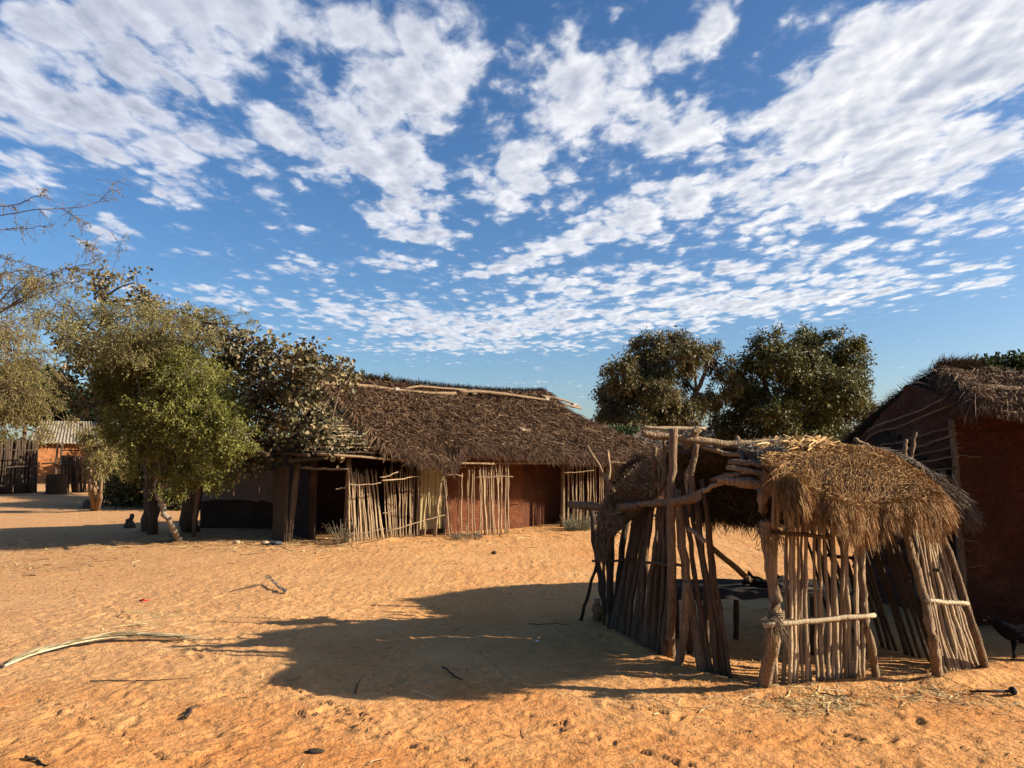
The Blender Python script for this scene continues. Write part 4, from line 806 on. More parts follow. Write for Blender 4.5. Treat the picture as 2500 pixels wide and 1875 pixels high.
# two large trees behind
t1 = [(1590,845,38,28),(1640,835,40,24),(1560,880,42,34),(1625,885,46,34),(1520,905,34,30),(1500,945,32,28),(1560,935,44,34),(1615,945,40,34),(1490,1000,28,26),(1535,985,40,30),(1590,1005,44,30),(1640,1000,36,34),(1690,870,34,26),(1730,855,32,20),(1760,890,24,26),(1775,930,20,24),(1680,985,34,24),(1725,965,22,18),(1755,1000,22,20),(1560,1045,50,26),(1625,1055,46,26),(1690,1045,44,28),(1745,1055,30,24),(1475,965,16,20),(1485,1025,24,16),(1660,915,24,24)]
cl = [CL(a, b, 42+rng.uniform(-2.5, 2.5), c, d, c*d/1500, min(c, 50)) for a, b, c, d in t1]
bT = G(1655, 1192); bT[2] = 0; bT[0] = P(1655, 1100, 42)[0]; bT[1] = 42
tree('large_tree', 'left of the two tall dark trees, with open gaps and limbs showing', 'tree', bT,
     [([bT+[0, 0, -.2], P(1652, 1040, 42), P(1645, 960, 42)], [.45, .36, .24]), ([P(1652, 1050, 42), P(1700, 960, 42), P(1735, 880, 42)], [.2, .14, .06]), ([P(1648, 1020, 42), P(1590, 950, 42), P(1575, 900, 42)], [.2, .14, .08])],
     cl, 3300, L_TREE, M_BARK, .20, .34, 8, 'tall trees behind the huts', droop=.7, sub=14, cl=.15, limb_r=.09, twigr=.025)
t2 = [(1880,835,36,24),(1935,828,40,26),(1985,850,38,30),(2060,828,36,24),(1855,870,34,28),(1910,880,46,34),(1970,905,46,34),(2030,880,40,34),(2075,870,30,26),(1825,905,36,28),(1870,935,46,34),(1935,950,50,36),(2000,960,50,36),(2060,935,44,36),(2095,915,20,34),(1815,960,34,26),(1845,995,44,34),(1905,1010,50,36),(1970,1020,50,36),(2035,1010,46,34),(2085,985,28,32),(1790,1035,34,28),(1840,1055,50,30),(1920,1065,60,30),(2000,1070,60,30),(2060,1055,40,28),(2120,985,26,20),(2135,1005,18,16),(1790,1075,40,20)]
cl = [CL(a, b, 44+rng.uniform(-3, 3), c, d, c*d/1500, min(c, 55)) for a, b, c, d in t2]
bT = P(1945, 1170, 44); bT[2] = 0
tree('large_tree', 'right of the two tall dark trees, broader and denser', 'tree', bT,
     [([bT+[0, 0, -.2], P(1945, 1060, 44), P(1935, 960, 44)], [.55, .45, .3]), ([P(1945, 1060, 44), P(2010, 960, 44), P(2040, 880, 44)], [.25, .18, .1]), ([P(1940, 1060, 44), P(1870, 960, 44), P(1860, 890, 44)], [.25, .18, .1])],
     cl, 3300, L_TREE2, M_BARK, .19, .42, 8, 'tall trees behind the huts', droop=.35, sub=14, cl=.16, limb_r=.1, twigr=.025)
bT = P(1500, 1130, 34); bT[2] = 0
tree('bush', 'rounded green bush behind the right end of the long hut', 'bush', bT, [([bT, P(1505, 1085, 34)], [.1, .06])], [CL(1490, 1075, 34, 26, 20), CL(1522, 1072, 34, 28, 24), CL(1550, 1085, 34, 24, 22)], 1800, L_FAR, M_BARK, .17, .5, 6, limb_r=.04)
bT = P(1470, 1130, 38); bT[2] = 0
tree('bare_shrub', 'leafless grey shrub on the skyline beside the green bush', 'shrub', bT, [([bT, P(1470, 1075, 38)], [.06, .04])], [CL(1462, 1052, 38, 16, 16, 3), CL(1485, 1058, 38, 16, 14, 3), CL(1476, 1048, 38, 12, 16, 3)], 12, L_OLIVE, M_PALEBARK, .08, .3, 4, twigr=.008, sub=10, limb_r=.02)
bT = np.array([12.5, 20, 0])
tree('broadleaf_tree', 'bright green treetop showing above the right hut roof', 'tree', bT, [([bT, P(2440, 1000, 20), P(2440, 940, 20)], [.2, .15, .08])], [CL(2402, 908, 20, 30, 22), CL(2440, 915, 20, 26, 22), CL(2375, 915, 20, 20, 10, .4), CL(2462, 895, 20, 20, 14, .6), CL(2498, 905, 20, 22, 18, .7), CL(2525, 900, 20, 26, 22), CL(2420, 930, 20, 40, 16)], 1500, L_FAR, M_BARK, .12, .5, 8, limb_r=.04)
bT = P(900, 1150, 33); bT[2] = 0
tree('broadleaf_tree', 'thin green treetop peeping over the ridge of the long hut', 'tree', bT, [([bT, P(900, 960, 33)], [.15, .08])], [CL(890, 928, 33, 20, 11), CL(935, 932, 33, 16, 9, .6), CL(905, 950, 33, 40, 20)], 900, L_FAR, M_BARK, .13, .4, 6, limb_r=.04)
# trees behind the tin roofed house; nearest two added to shade the left ground
for k, (px, py, Y, rx, ry, lb) in enumerate(((345, 1060, 33, 70, 60, 'dark tree just behind the thick trunks, in shade'), (440, 1080, 29, 70, 55, 'dark bushy tree directly behind the grey screen wall'), (170, 975, 62, 90, 60, 'dark green tree rising behind the tin roofed house'), (60, 960, 66, 90, 70, 'dull green tree at the far left behind the stick fence'), (300, 1000, 58, 70, 60, 'dark tree between the tin roofed house and the thick trunks'), (420, 1040, 50, 80, 60, 'farthest low tree showing above the grey screen wall'))):
    bT = P(px, 1150, Y); bT[2] = 0
    tree('background_tree', lb, 'tree', bT, [([bT, P(px, py+30, Y)], [.25, .12])], [CL(px+rng.uniform(-.6, .6)*rx, py+rng.uniform(-.5, .6)*ry, Y+rng.uniform(-2, 2), rx*.5, ry*.5, 1) for _ in range(9)], 1500, L_FAR, M_BARK, .3*Y/58, .5, 6, 'trees behind the tin roofed house', limb_r=.08)
# bright green bushy tree with the leaning forked trunk
Yc = 13.9
cm = [(330,905,75,60),(400,880,80,60),(455,930,75,60),(500,960,60,60),(540,1010,48,50),(565,1060,38,40),(420,1000,80,60),(480,1050,75,55),(360,990,60,50),(400,1090,60,40),(450,1130,55,40),(520,1100,50,40),(470,1170,38,36),(380,850,60,40),(430,845,70,40),(320,860,60,40),(470,890,55,45),(500,1000,60,50),(440,960,60,50),(570,1100,35,30),(350,1060,45,40),(330,1120,35,30),(290,960,45,45),(300,1040,40,40),(275,900,45,40),(600,1060,25,30),(520,1150,35,30),(420,1180,35,25)]
cl = [CL(a, b, Yc+rng.uniform(-.6, .5), c, d, c*d/3000, 60) for a, b, c, d in cm]
tree('bushy_tree', 'bright green small leaved tree on a pale leaning forked trunk', 'tree', G(440, 1328),
     [([G(442, 1329, -.1), P(420, 1290, 13.9), P(398, 1240, 13.9), P(386, 1205, 13.9)], [.055, .052, .05, .06]), ([P(388, 1215, 13.9), P(378, 1185, 13.9), P(392, 1150, 13.9), P(385, 1080, 13.9)], [.038, .034, .03, .022]), ([P(388, 1215, 13.9), P(402, 1180, 13.9), P(405, 1130, 13.9), P(440, 1040, 13.9)], [.038, .034, .03, .022])],
     cl, 3900, L_GREEN, M_PALEBARK, .044, .55, 9, droop=.25, sub=16, cl=.16, twig=.5, limb_r=.022, twigr=.004)
# olive fine foliage above
cm = [(250,790,80,50),(330,770,80,55),(180,760,80,50),(120,720,70,50),(400,800,80,55),(300,830,80,50),(220,850,60,50),(150,820,60,45),(470,830,60,40),(60,750,60,50),(430,770,50,40),(360,840,60,40)]
cl = [CL(a, b, 13.2+rng.uniform(-.8, .8), c, d, c*d/3500*(.3 if a < 240 else .62), 60) for a, b, c, d in cm]
bT = G(295, 1345); bT = P(200, 1300, 14.6); bT[2] = 0
tree('feathery_tree', 'olive grey fine leaved tree arching over the green bushy one', 'tree', bT, [([P(372, 1300, 16.0)*[1, 1, 0], P(372, 1200, 15.8), P(360, 1080, 15.2), P(320, 950, 14.2), P(290, 870, 13.4)], [.10, .10, .09, .07, .04])], cl, 5000, L_OLIVE, M_BARK, .038, .42, 9, droop=.4, sub=20, cl=.2, twig=.6, limb_r=.02, twigr=.004)
# sparse sprig on the skyline
cl = [CL(a, b, 13.6, c, d, .16, 30) for a, b, c, d in ((480, 770, 40, 25), (530, 765, 35, 22), (580, 770, 35, 22), (600, 790, 18, 25), (450, 800, 40, 25), (540, 790, 35, 22), (500, 745, 35, 18))]
bT = P(478, 1200, 15.4)*[1, 1, 0]
tree('slender_tree', 'thin airy tree whose loose sprays stand against the sky above the round leaves', 'tree', bT, [([bT, P(490, 1100, 15.0), P(480, 950, 14.3), P(455, 860, 13.8), P(500, 790, 13.6)], [.05, .045, .035, .025, .012])], cl, 1500, L_OLIVE, M_BARK, .034, .5, 8, droop=.3, sub=9, cl=.14, twig=.7, limb_r=.01, twigr=.004)
# round leaved tree
cm = [(235,672,22,16),(215,690,26,18),(335,690,16,30),(330,735,30,22),(375,735,28,22),(400,760,28,18),(245,700,20,15),(460,790,40,26),(520,800,40,24),(560,830,45,30),(620,830,50,28),(660,870,60,35),(720,870,50,30),(770,880,45,26),(810,900,34,24),(835,930,26,22),(600,880,60,40),(560,930,50,45),(640,930,60,45),(700,940,60,45),(755,940,45,40),(620,990,55,40),(690,1000,55,40),(745,1000,45,35),(790,1050,40,35),(830,1075,36,18),(600,1050,50,40),(660,1060,50,36),(720,1050,46,30),(860,1080,26,14),(640,1110,40,25),(700,1100,30,20),(590,1110,40,30),(300,850,60,40),(230,880,55,45),(270,930,50,45),(200,820,50,40),(320,960,50,40),(180,930,40,35),(240,990,45,30),(490,850,50,35)]
cl = [CL(a, b, 15.0+rng.uniform(-.5, .5)-(.9 if a > 700 else 0), c, d, (c*d/2000)**.9, 45) for a, b, c, d in cm]
b1 = G(372, 1302); b2 = G(470, 1306)
tree('round_leaf_tree', 'tree with big round khaki leaves spreading over the left end of the long hut', 'tree', b1,
     [([G(366, 1305, -.1), P(368, 1230, b1[1]), P(372, 1150, b1[1]), P(345, 1050, 15.6), P(300, 930, 15.2), P(250, 740, 15)], [.17, .155, .14, .10, .06, .03]),
      ([P(372, 1160, b1[1]), P(450, 1050, 15.3), P(520, 940, 15), P(600, 860, 15)], [.13, .10, .08, .04])],
     cl[:11]+cl[33:], 380, L_ROUND, M_BARK, .088, .84, 5, 'round leaved trees', droop=.1, sub=12, fold=.5, cl=.18, limb_r=.028, twigr=.007)
tree('round_leaf_tree', 'thick dark trunk nearest the grey screen wall, its round leaves reaching the hut thatch', 'tree', b2,
     [([G(462, 1308, -.1), P(462, 1250, b2[1]), P(480, 1180, b2[1]), P(540, 1080, 15.4), P(620, 980, 15), P(700, 920, 14.5)], [.19, .17, .15, .10, .07, .04]),
      ([P(488, 1185, b2[1]), P(455, 1130, b2[1]), P(470, 1000, 15.5), P(520, 880, 15)], [.12, .1, .07, .04]), ([P(620, 990, 15), P(720, 1030, 14.4), P(800, 1070, 14)], [.06, .04, .02])],
     cl[11:33], 480, L_ROUND, M_BARK, .088, .84, 5, 'round leaved trees', droop=.1, sub=12, fold=.5, cl=.18, limb_r=.028, twigr=.007)
# acacia at the left edge
cm = [(-20,880,80,60),(30,860,70,60),(60,920,60,50),(20,950,80,50),(70,1000,50,45),(10,1030,70,35),(110,960,35,40),(-40,800,70,60),(20,790,60,50),(70,1050,45,25),(-60,960,70,60),(-120,850,90,70),(-110,980,80,60),(10,700,50,40),(60,680,50,25),(110,690,45,20),(170,690,40,16),(0,650,40,30),(130,1010,30,30)]
cl = [CL(a, b, 11.0+rng.uniform(-.7, .7), c, d, c*d/3500*(.45 if (a > 20 or b < 820) else .9), 60) for a, b, c, d in cm]
bT = P(-230, 1300, 11.3)*[1, 1, 0]
ac = tree('acacia_tree', 'brownish acacia with drooping twigs at the left edge', 'tree', bT, [([bT, P(-180, 1100, 11.3), P(-90, 900, 11.1), P(-30, 780, 11)], [.16, .13, .09, .05])], cl, 4300, L_ACACIA, M_BARK, .033, .34, 10, droop=.55, sub=24, cl=.2, twig=.9, limb_r=.018, twigr=.005)
m_ = MB(); lv = MB()
for pts in (((-30, 720), (80, 690), (160, 655), (235, 640), (285, 610), (308, 570)), ((-20, 530), (90, 512), (200, 505), (245, 490), (270, 460), (282, 445)), ((-30, 560), (60, 558), (130, 548)), ((-10, 505), (50, 498), (95, 475), (115, 455)), ((160, 655), (230, 660), (300, 680)), ((-30, 680), (40, 660), (100, 662), (180, 690)), ((235, 640), (215, 600), (208, 590)), ((150, 508), (180, 530), (225, 548)), ((-20, 620), (30, 635), (90, 650))):
    q = np.array([P(a, b, 11.2+.15*rng.normal()) for a, b in pts]); K = len(q); tt = np.linspace(0, K-1, K*5); c_ = np.stack([np.interp(tt, range(K), q[:, k]) for k in range(3)], 1)+rng.normal(size=(K*5, 3))*.008
    m_.tube(c_, np.linspace(.009, .003, K*5), 5)
    for _ in range(34):
        i = rng.integers(2, len(c_)); d = unit(rnddir(1)[0]+np.array([.3, 0, -.5])); L = rng.uniform(.08, .3); e = c_[i]+d*L; m_.tube(np.stack([c_[i], (c_[i]+e)/2, e]), .0025, 4)
        n_ = 16; f = np.linspace(.2, 1, n_)[:, None]; keep = rng.random() < (.35 if pts[0][1] < 600 else .9)
        if keep: lv.leaves(c_[i]+d*L*f+rng.normal(size=(n_, 3))*.006, .026, unit(rnddir(n_)+d*.4), rnddir(n_), .35)
m_.build('twigs', M_BARK, ac); lv.build('sprays', L_ACACIA, ac)
# small tree further back with a V trunk
Ye = G(228, 1252)[1]
cl = [CL(a, b, Ye+rng.uniform(-.4, .4), c, d, c*d/900, 25) for a, b, c, d in ((235, 1080, 26, 30), (255, 1120, 24, 28), (235, 1130, 20, 26), (280, 1110, 22, 34), (265, 1070, 24, 26), (225, 1050, 24, 24), (290, 1140, 12, 20))]
tree('small_tree', 'small pollarded tree with a V shaped trunk in the middle distance on the left', 'tree', G(230, 1252), [([G(229, 1252, -.1), P(224, 1205, Ye), P(218, 1160, Ye), P(232, 1090, Ye)], [.085, .08, .07, .03]), ([G(233, 1252, -.1), P(246, 1205, Ye), P(232, 1175, Ye)], [.085, .085, .075]), ([P(246, 1205, Ye), P(250, 1150, Ye), P(265, 1085, Ye)], [.05, .04, .02])], cl, 1600, L_ACACIA, M_POST, .065, .4, 7, droop=.8, sub=14, twig=.9, limb_r=.018, twigr=.006)
# grass tuft by the long hut and dark hedge
def tuft(c, n, h_, mat, label, cat, name='weed_clump', spread=.25):
    m_ = MB(); th = rng.uniform(0, 2*np.pi, n); rr_ = spread*np.sqrt(rng.random(n)); q = np.stack([c[0]+rr_*np.cos(th), c[1]+rr_*np.sin(th), np.full(n, 0.)], 1)
    d = unit(np.stack([np.cos(th)*.5, np.sin(th)*.5, np.ones(n)], 1)+rng.normal(size=(n, 3))*.25); L = (h_*rng.uniform(.4, 1.1, n))[:, None]
    m_.ribbons(np.stack([q, q+d*L*.5, q+d*L*.95+rng.normal(size=(n, 3))*.03], 1), np.full((n, 3), .006)*np.array([1, .8, .3]), unit(np.cross(d, rnddir(n))), rng.random(n))
    k = rng.integers(0, n, n*3); f = rng.uniform(.3, 1, (n*3, 1)); m_.leaves(q[k]+d[k]*L[k]*f, .035, unit(d[k]+rnddir(n*3)), rnddir(n*3), .4)
    return tag(m_.build(name, mat), label, cat)
tuft(G(1412, 1296), 260, .38, leaf('weed_leaf', [(0, (.10, .10, .05)), (1, (.33, .31, .2))]), 'grey green weed growing at the foot of the right stick screen', 'weed')
tuft(G(836, 1330), 60, .5, leaf('dry_leaf', [(0, (.14, .10, .06)), (1, (.36, .29, .19))]), 'withered leafy weed beside the left veranda post', 'weed', spread=.07)
tuft(G(1140, 1316), 120, .16, MATS['dry_leaf'], 'dry tuft at the foot of the sparse stick fence', 'weed', spread=.3)
m_ = MB(); a = np.array([-16.5, 27, 0]); 
for k in range(34):
    f = k/33; c = np.array([-14.0+3.9*f, 26.2-2.2*f+rng.normal()*.3, 1.0+rng.normal()*.35]); n_ = 1100; m_.leaves(c+rng.normal(size=(n_, 3))*np.array([.3, .4, .52]), .12, rnddir(n_), rnddir(n_), .5)
tag(m_.build('hedge', L_TREE2), 'dark shaded hedge behind the small V trunk tree', 'hedge')

# ================================================================== LEFT SIDE STRUCTURES
def fence_panel(px0, py0, px1, py1, topy0, topy1, n, r, mat, label, name='stick_fence', jit=.3, cat='fence', lean=0):
    a = G(px0, py0); b = G(px1, py1); root = thing(name, label, cat, (a+b)/2)
    for k in range(n):
        f = (k+.5)/n; bx = px0+(px1-px0)*f; by = py0+(py1-py0)*f; q = G(bx, by, -.05)+np.array([rng.normal()*.03, rng.normal()*.08, 0]); ty = topy0+(topy1-topy0)*f
        tpx = bx+lean+rng.normal()*.8; stick('stake', q, P(tpx, ty+rng.uniform(-3, 3), q[1]+rng.normal()*.05), r*rng.uniform(.7, 1.3), root, mat, 5, .02, .01, .7, 5)
    for z_ in (.5, 1.3, 2.0):
        m_ = MB(); m_.tube(wobbly([a[0], a[1]-.06, z_], [b[0], b[1]-.06, z_], 8, .03), .03, 5); m_.build('rail', mat, root)
    return root
fence_panel(-60, 1212, 84, 1206, 1068, 1076, 95, .05, M_DARKW, 'tall weathered stick fence at the far left under the acacia', lean=9)  # dark wood puts the acacia's shade into the colour of the stakes
fence_panel(150, 1206, 232, 1204, 1112, 1118, 34, .04, M_DARKW, 'dark stick fence to the right of the gap by the tin roofed house')
fence_panel(395, 1208, 430, 1212, 1140, 1160, 12, .035, M_STICK, 'short bleached stick fence glimpsed between the two thick trunks')
# tin roofed house
th_ = thing('tin_roof_house', 'orange mud brick house with a corrugated tin roof behind the left trees', 'house', P(200, 1164, 52)*[1, 1, 0])
Yh = 54.
a = P(60, 1120, 49.5); b = P(345, 1120, 55.0)
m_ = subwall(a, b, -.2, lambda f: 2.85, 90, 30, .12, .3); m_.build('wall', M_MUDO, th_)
nu = 260; uu = np.linspace(0, 1, nu); ra = P(100, 1028, 52.3); rb = P(318, 1030, 57.6); ea = P(70, 1079, 49.1); eb = P(356, 1084, 54.5)
Pg = np.stack([(1-f)*(ra[None]*(1-uu[:, None])+rb[None]*uu[:, None])+f*(ea[None]*(1-uu[:, None])+eb[None]*uu[:, None]) for f in np.linspace(0, 1, 4)]); Pg[..., 2] += .045*np.sin(uu*34*2*np.pi)[None]
m_ = MB(); m_.slab(Pg, (0, 0, -.05)); m_.build('roof', M_TIN, th_)
Pg2 = np.stack([np.stack([ra, rb]), np.stack([ra, rb])+np.array([0, 3.5, -1.4])]); m_ = MB(); m_.slab(Pg2, (0, 0, -.05)); m_.build('roof', M_TIN, th_)
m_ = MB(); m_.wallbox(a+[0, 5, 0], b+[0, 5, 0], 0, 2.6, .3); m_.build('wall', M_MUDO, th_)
for px in (137, 150): stick('post', P(px, 1172, 46)*[1, 1, 0], P(px+3, 1080, 46), .09, th_, M_DARKW, 6, .03)
m_ = MB(); m_.tube(wobbly(P(104, 1133, 45.9), P(165, 1136, 45.9), 6, .03), .05, 6); m_.build('rail', M_DARKW, th_)
# dark bin like drum by the gap
m_ = MB(); c = G(137, 1206); th = np.linspace(0, 2*np.pi, 24, endpoint=False)
prof_ = [(0, 0), (.42, 0), (.44, .05), (.42, .3), (.45, .33), (.42, .6), (.45, .63), (.42, .85), (.44, .9), (.40, .9), (.38, .8), (0, .8)]
V = np.array([[(c[0]+r_*math.cos(t_), c[1]+r_*math.sin(t_), z_) for t_ in [*th, th[0]]] for r_, z_ in prof_]); m_.grid(V); tag(m_.build('drum', M_DARKW), 'dark drum standing at the gap in the far fence', 'drum')
# grey screen wall
wa = G(488, 1291); wb = G(682, 1293)
gw = thing('screen_wall', 'grey plastered wattle wall in deep shade between the thick trunk and the long hut', 'wall', (wa+wb)/2)
m_ = subwall(wa, wb, -.05, lambda f: .78+.08*math.sin(f*9), 40, 20, .06, .08); m_.build('lower_panel', M_DARKW, gw)
m_ = MB()
for k, (f0, f1, z1) in enumerate(((0, .42, 1.40), (.425, .74, 1.38), (.745, 1, 1.34))):
    q0 = wa+(wb-wa)*f0; q1 = wa+(wb-wa)*f1; d = unit(wb-wa); n_ = np.array([d[1], -d[0], 0]); f, g_ = np.meshgrid(np.linspace(0, 1, 14), np.linspace(0, 1, 12))
    zz = .62+.05*np.sin(f*2.2+k)+(z1-.62-.05*np.sin(f*2.2+k))*g_; o_ = .05+.03*vnoise(f*5, g_*5, 1., k)
    Pg = np.stack([q0[0]+(q1-q0)[0]*f+n_[0]*o_, q0[1]+(q1-q0)[1]*f+n_[1]*o_, zz], -1); m_.slab(Pg, (0, .03, 0))
m_.build('upper_panel', M_TARP, gw)
for px in (492, 612, 655, 684): q = G(px, 1294, -.05); stick('post', q, P(px+3, 1132, q[1]), .035, gw, M_DARKW, 6)
stick('top_rail', P(488, 1143, wa[1]-.08), P(682, 1146, wb[1]-.08), .02, gw, M_BARK, 8)
# stumps
def stump(px, py, tops, label, r=.08, mat=M_BARK):
    c = G(px, py); root = thing('stump', label, 'stump', c); m_ = MB()
    m_.tube(np.stack([c-[0, 0, .05], c+[0, 0, .08], c+[0, 0, .15]]), [r*1.5, r*1.1, r*.9], 9, .2)
    for (tx, ty) in tops: t_ = P(tx, ty, c[1]); m_.tube(wobbly(c+[0, 0, .05], t_, 6, .01), np.linspace(r*.75, r*.45, 6), 8, .2)
    m_.build('wood', mat, root)
stump(316, 1289, ((312, 1266), (322, 1256)), 'dark two pronged stump left of the thick trunk', .10); stump(214, 1240, ((210, 1222), (217, 1226)), 'squat stump beside the small V trunk tree', .17)
stump(328, 1226, ((327, 1200), (330, 1205), (324, 1203)), 'pale sprouting stump beyond the thick trunks', .06, M_STICK)

# ================================================================== SMALL THINGS ON THE GROUND
def frond(pts, label, w0=.03, n=700, ln=.35, name='palm_frond', mat=M_FROND, flare=1.):
    q = np.array(pts); K = len(q); m_ = MB(); tt = np.linspace(0, K-1, 24); c_ = np.stack([np.interp(tt, range(K), q[:, k]) for k in range(3)], 1)
    for _ in range(2): c_[1:-1] = (c_[:-2]+2*c_[1:-1]+c_[2:])/4
    m_.tube(c_, np.linspace(.010, .003, 24), 6, .1, .8); f = rng.random(n)**.9*22; i = f.astype(int); base = c_[i]+(c_[i+1]-c_[i])*(f-i)[:, None]; tg = unit(c_[i+1]-c_[i])
    sd_ = np.cross(tg, [0, 0, 1.])*rng.choice([-1, 1], n)[:, None]; L = (ln*rng.uniform(.5, 1.2, n))[:, None]; d = unit(tg+sd_*(.10+.10*flare*rng.random((n, 1)))+np.array([0, 0, .06])+rng.normal(size=(n, 3))*.03)
    base = base+rng.normal(size=(n, 3))*w0*.25+[0, 0, .012]; p2 = base+d*L; p2[:, 2] = np.maximum(p2[:, 2]-.02, .02+.02*rng.random(n))
    m_.ribbons(np.stack([base, (base+p2)/2+[0, 0, .012], p2], 1), np.full((n, 3), .0042)*np.array([1, 1, .3]), unit(np.cross(d, rnddir(n)*.5+[0, 0, 1])), rng.random(n))
    return tag(m_.build(name, mat), label, 'palm frond')
frond([on(10, 1636, .03), on(80, 1608, .04), on(180, 1584, .05), on(260, 1570, .05), on(340, 1565, .04), on(430, 1566, .03)], 'long pale dried palm frond lying at the lower left', n=260, ln=.34, flare=.12, w0=.012)
c = on(690, 1445, .03); frond([on(700, 1450, .02), on(680, 1440, .03), on(662, 1425, .05), c+[-.23, .02, .16]], 'short curled dry palm piece with an upturned tip in the mid yard', n=160, ln=.14, mat=straw('grey_frond', [(0, (.12, .09, .06)), (1, (.5, .42, .3))]))
def lump(name, px, py, sz, mat, label, cat, nz=.25, flat=.6):
    c = on(px, py, 0); m_ = MB(); u, v = np.meshgrid(np.linspace(0, 2*np.pi, 17), np.linspace(0, np.pi, 11)); r_ = 1+nz*(vnoise(np.cos(u)*2+5, v*2+px, 1.5, 3)+.5*vnoise(np.cos(u)*5+5, v*5+px, 1.5, 4))*2
    sz = np.broadcast_to(sz, (3,)); Pg = np.stack([c[0]+sz[0]*r_*np.sin(v)*np.cos(u), c[1]+sz[1]*r_*np.sin(v)*np.sin(u), c[2]+sz[2]*.7+sz[2]*r_*np.cos(v)], -1); m_.grid(Pg); return tag(m_.build(name, mat), label, cat)
lump('stone', 1206, 1352, (.045, .03, .03), M_STONE, 'dark lump on the sand in front of the long hut', 'stone')
lump('bark_piece', 770, 1842, (.05, .022, .014), M_STONE, 'dark bark piece at the bottom of the frame', 'bark')
lump('stone', 648, 1331, (.09, .05, .04), M_PALE, 'pale stone at the shade edge left of the blue rag', 'stone'); lump('stone', 578, 1328, (.07, .05, .035), M_PALE, 'smaller pale stone nearer the leaning trunk', 'stone')
o = lump('rag', 672, 1332, (.12, .07, .04), M_RAG, 'crumpled blue grey rag on the ground before the long hut porch', 'rag', .6)
m_ = MB(); c = on(1311, 1572, .012); m_.box([c+np.array(q) for q in ((-.014, -.02, 0), (.014, -.018, .002), (.012, .02, .004), (-.013, .018, .003), (-.014, -.02, .006), (.014, -.018, .008), (.012, .02, .01), (-.013, .018, .009))]); tag(m_.build('paper_scrap', M_WHITE), 'small square white scrap in the shelter shadow', 'litter')
m_ = MB(); c = on(352, 1470, .02); m_.tube(np.stack([c+[-.06, 0, 0], c+[-.02, .02, .01], c+[.02, -.01, .0], c+[.06, .015, .01]]), [.006, .01, .008, .004], 6, .3); m_.tube(np.stack([c+[-.03, -.03, 0], c+[.0, -.02, .01], c+[.03, -.03, .0]]), .006, 5, .3); tag(m_.build('plastic_scrap', M_RED), 'torn red plastic scrap on the left side of the yard', 'litter')
m_ = MB(); c = on(2466, 1693, .02); m_.tube(np.stack([c+[-.26, .03, .0], c+[-.12, .015, .005], c+[0, 0, .01]]), [.006, .008, .009], 6); u, v = np.meshgrid(np.linspace(0, 2*np.pi, 13), np.linspace(0, np.pi, 8)); m_.grid(np.stack([c[0]+.02+.028*np.sin(v)*np.cos(u), c[1]+.024*np.sin(v)*np.sin(u), c[2]+.012+.024*np.cos(v)+.006*np.sin(u*3)], -1)); tag(m_.build('charred_stick', M_SOOT_HOLE), 'stick with a black knobbed end lying on the sand below the hen', 'stick')
for k, (pts, r, lb) in enumerate((((( 1080, 1642), (1110, 1660), (1130, 1672)), .008, 'dark curved twig in the shelter shadow, nearest its lower edge'), (((868, 1700), (870, 1680), (885, 1660)), .006, 'short upright bent twig at the tip of the shelter shadow'), (((220, 1670), (330, 1668), (470, 1664)), .005, 'long thin dark twig below the palm frond'), (((450, 1760), (465, 1740), (480, 1725)), .012, 'dark bent twig in the lower left foreground'), (((2000, 1695), (2040, 1700), (2075, 1703)), .006, 'thin twig right below the front screen'), (((60, 1863), (90, 1866), (120, 1880)), .009, 'brown twig at the bottom left corner'), (((1290, 1530), (1340, 1528), (1390, 1530)), .005, 'thin twig lying in the shadow left of the shelter'))):
    q = [on(a, b, .014) for a, b in pts]; m_ = MB(); m_.tube(wobbly(q[0], q[1], 6, .004), np.linspace(r, r*.9, 6), 6); m_.tube(wobbly(q[1], q[2], 6, .004), np.linspace(r*.9, r*.4, 6), 6); tag(m_.build('twig', M_DARKW), lb, 'twig', 'twigs on the sand')
# straw litter
def litter(n, xr, yr, ln, wid, rl, seed_pts=None, spread=.3):
    if seed_pts is None: x_ = rng.uniform(*xr, n); y_ = rng.uniform(*yr, n)**1.0
    else: s_ = np.array([q[:2] for q in seed_pts])[rng.integers(0, len(seed_pts), n)]; x_ = s_[:, 0]+rng.normal(size=n)*spread; y_ = s_[:, 1]+rng.normal(size=n)*spread*.7
    th = rng.uniform(0, np.pi, n); L = ln*rng.uniform(.2, 1., n)**1.6; dx = np.cos(th)*L/2; dy = np.sin(th)*L/2; cv = rng.normal(size=n)*.12
    pp = [];
    for f in (-1, -.33, .33, 1):
        X = x_+dx*f-dy*cv*(1-f*f); Y = y_+dy*f+dx*cv*(1-f*f); pp.append(np.stack([X, Y, ground_h(X, Y)+.006+.006*rng.random(n)], -1))
    Pts = np.stack(pp, 1); d = Pts[:, 3]-Pts[:, 0]; side = unit(np.cross(d, rng.normal(size=(n, 3))*.35+[0, 0, 1.])); return Pts, np.full((n, 4), wid)*rng.uniform(.5, 1.3, (n, 1)), side, rng.uniform(*rl, n)
m_ = MB()
m_.ribbons(*litter(2600, (-9, 7), (2.8, 20), .16, .0022, (.3, 1))); m_.ribbons(*litter(2400, (-4.5, 4.5), (2.9, 7), .09, .0013, (.3, 1)))
m_.ribbons(*litter(1500, 0, 0, .15, .0022, (.35, 1), [G(1900, 1710), G(1960, 1700), G(2100, 1690), G(2200, 1690), G(2300, 1690), G(2020, 1720), G(1700, 1650), G(1850, 1600), G(2240, 1640)], .22))
m_.ribbons(*litter(420, 0, 0, .2, .0032, (.7, 1), [G(1985, 1715), G(2040, 1705), G(2380, 1700), G(330, 1530), G(400, 1500), G(1640, 1720)], .16))
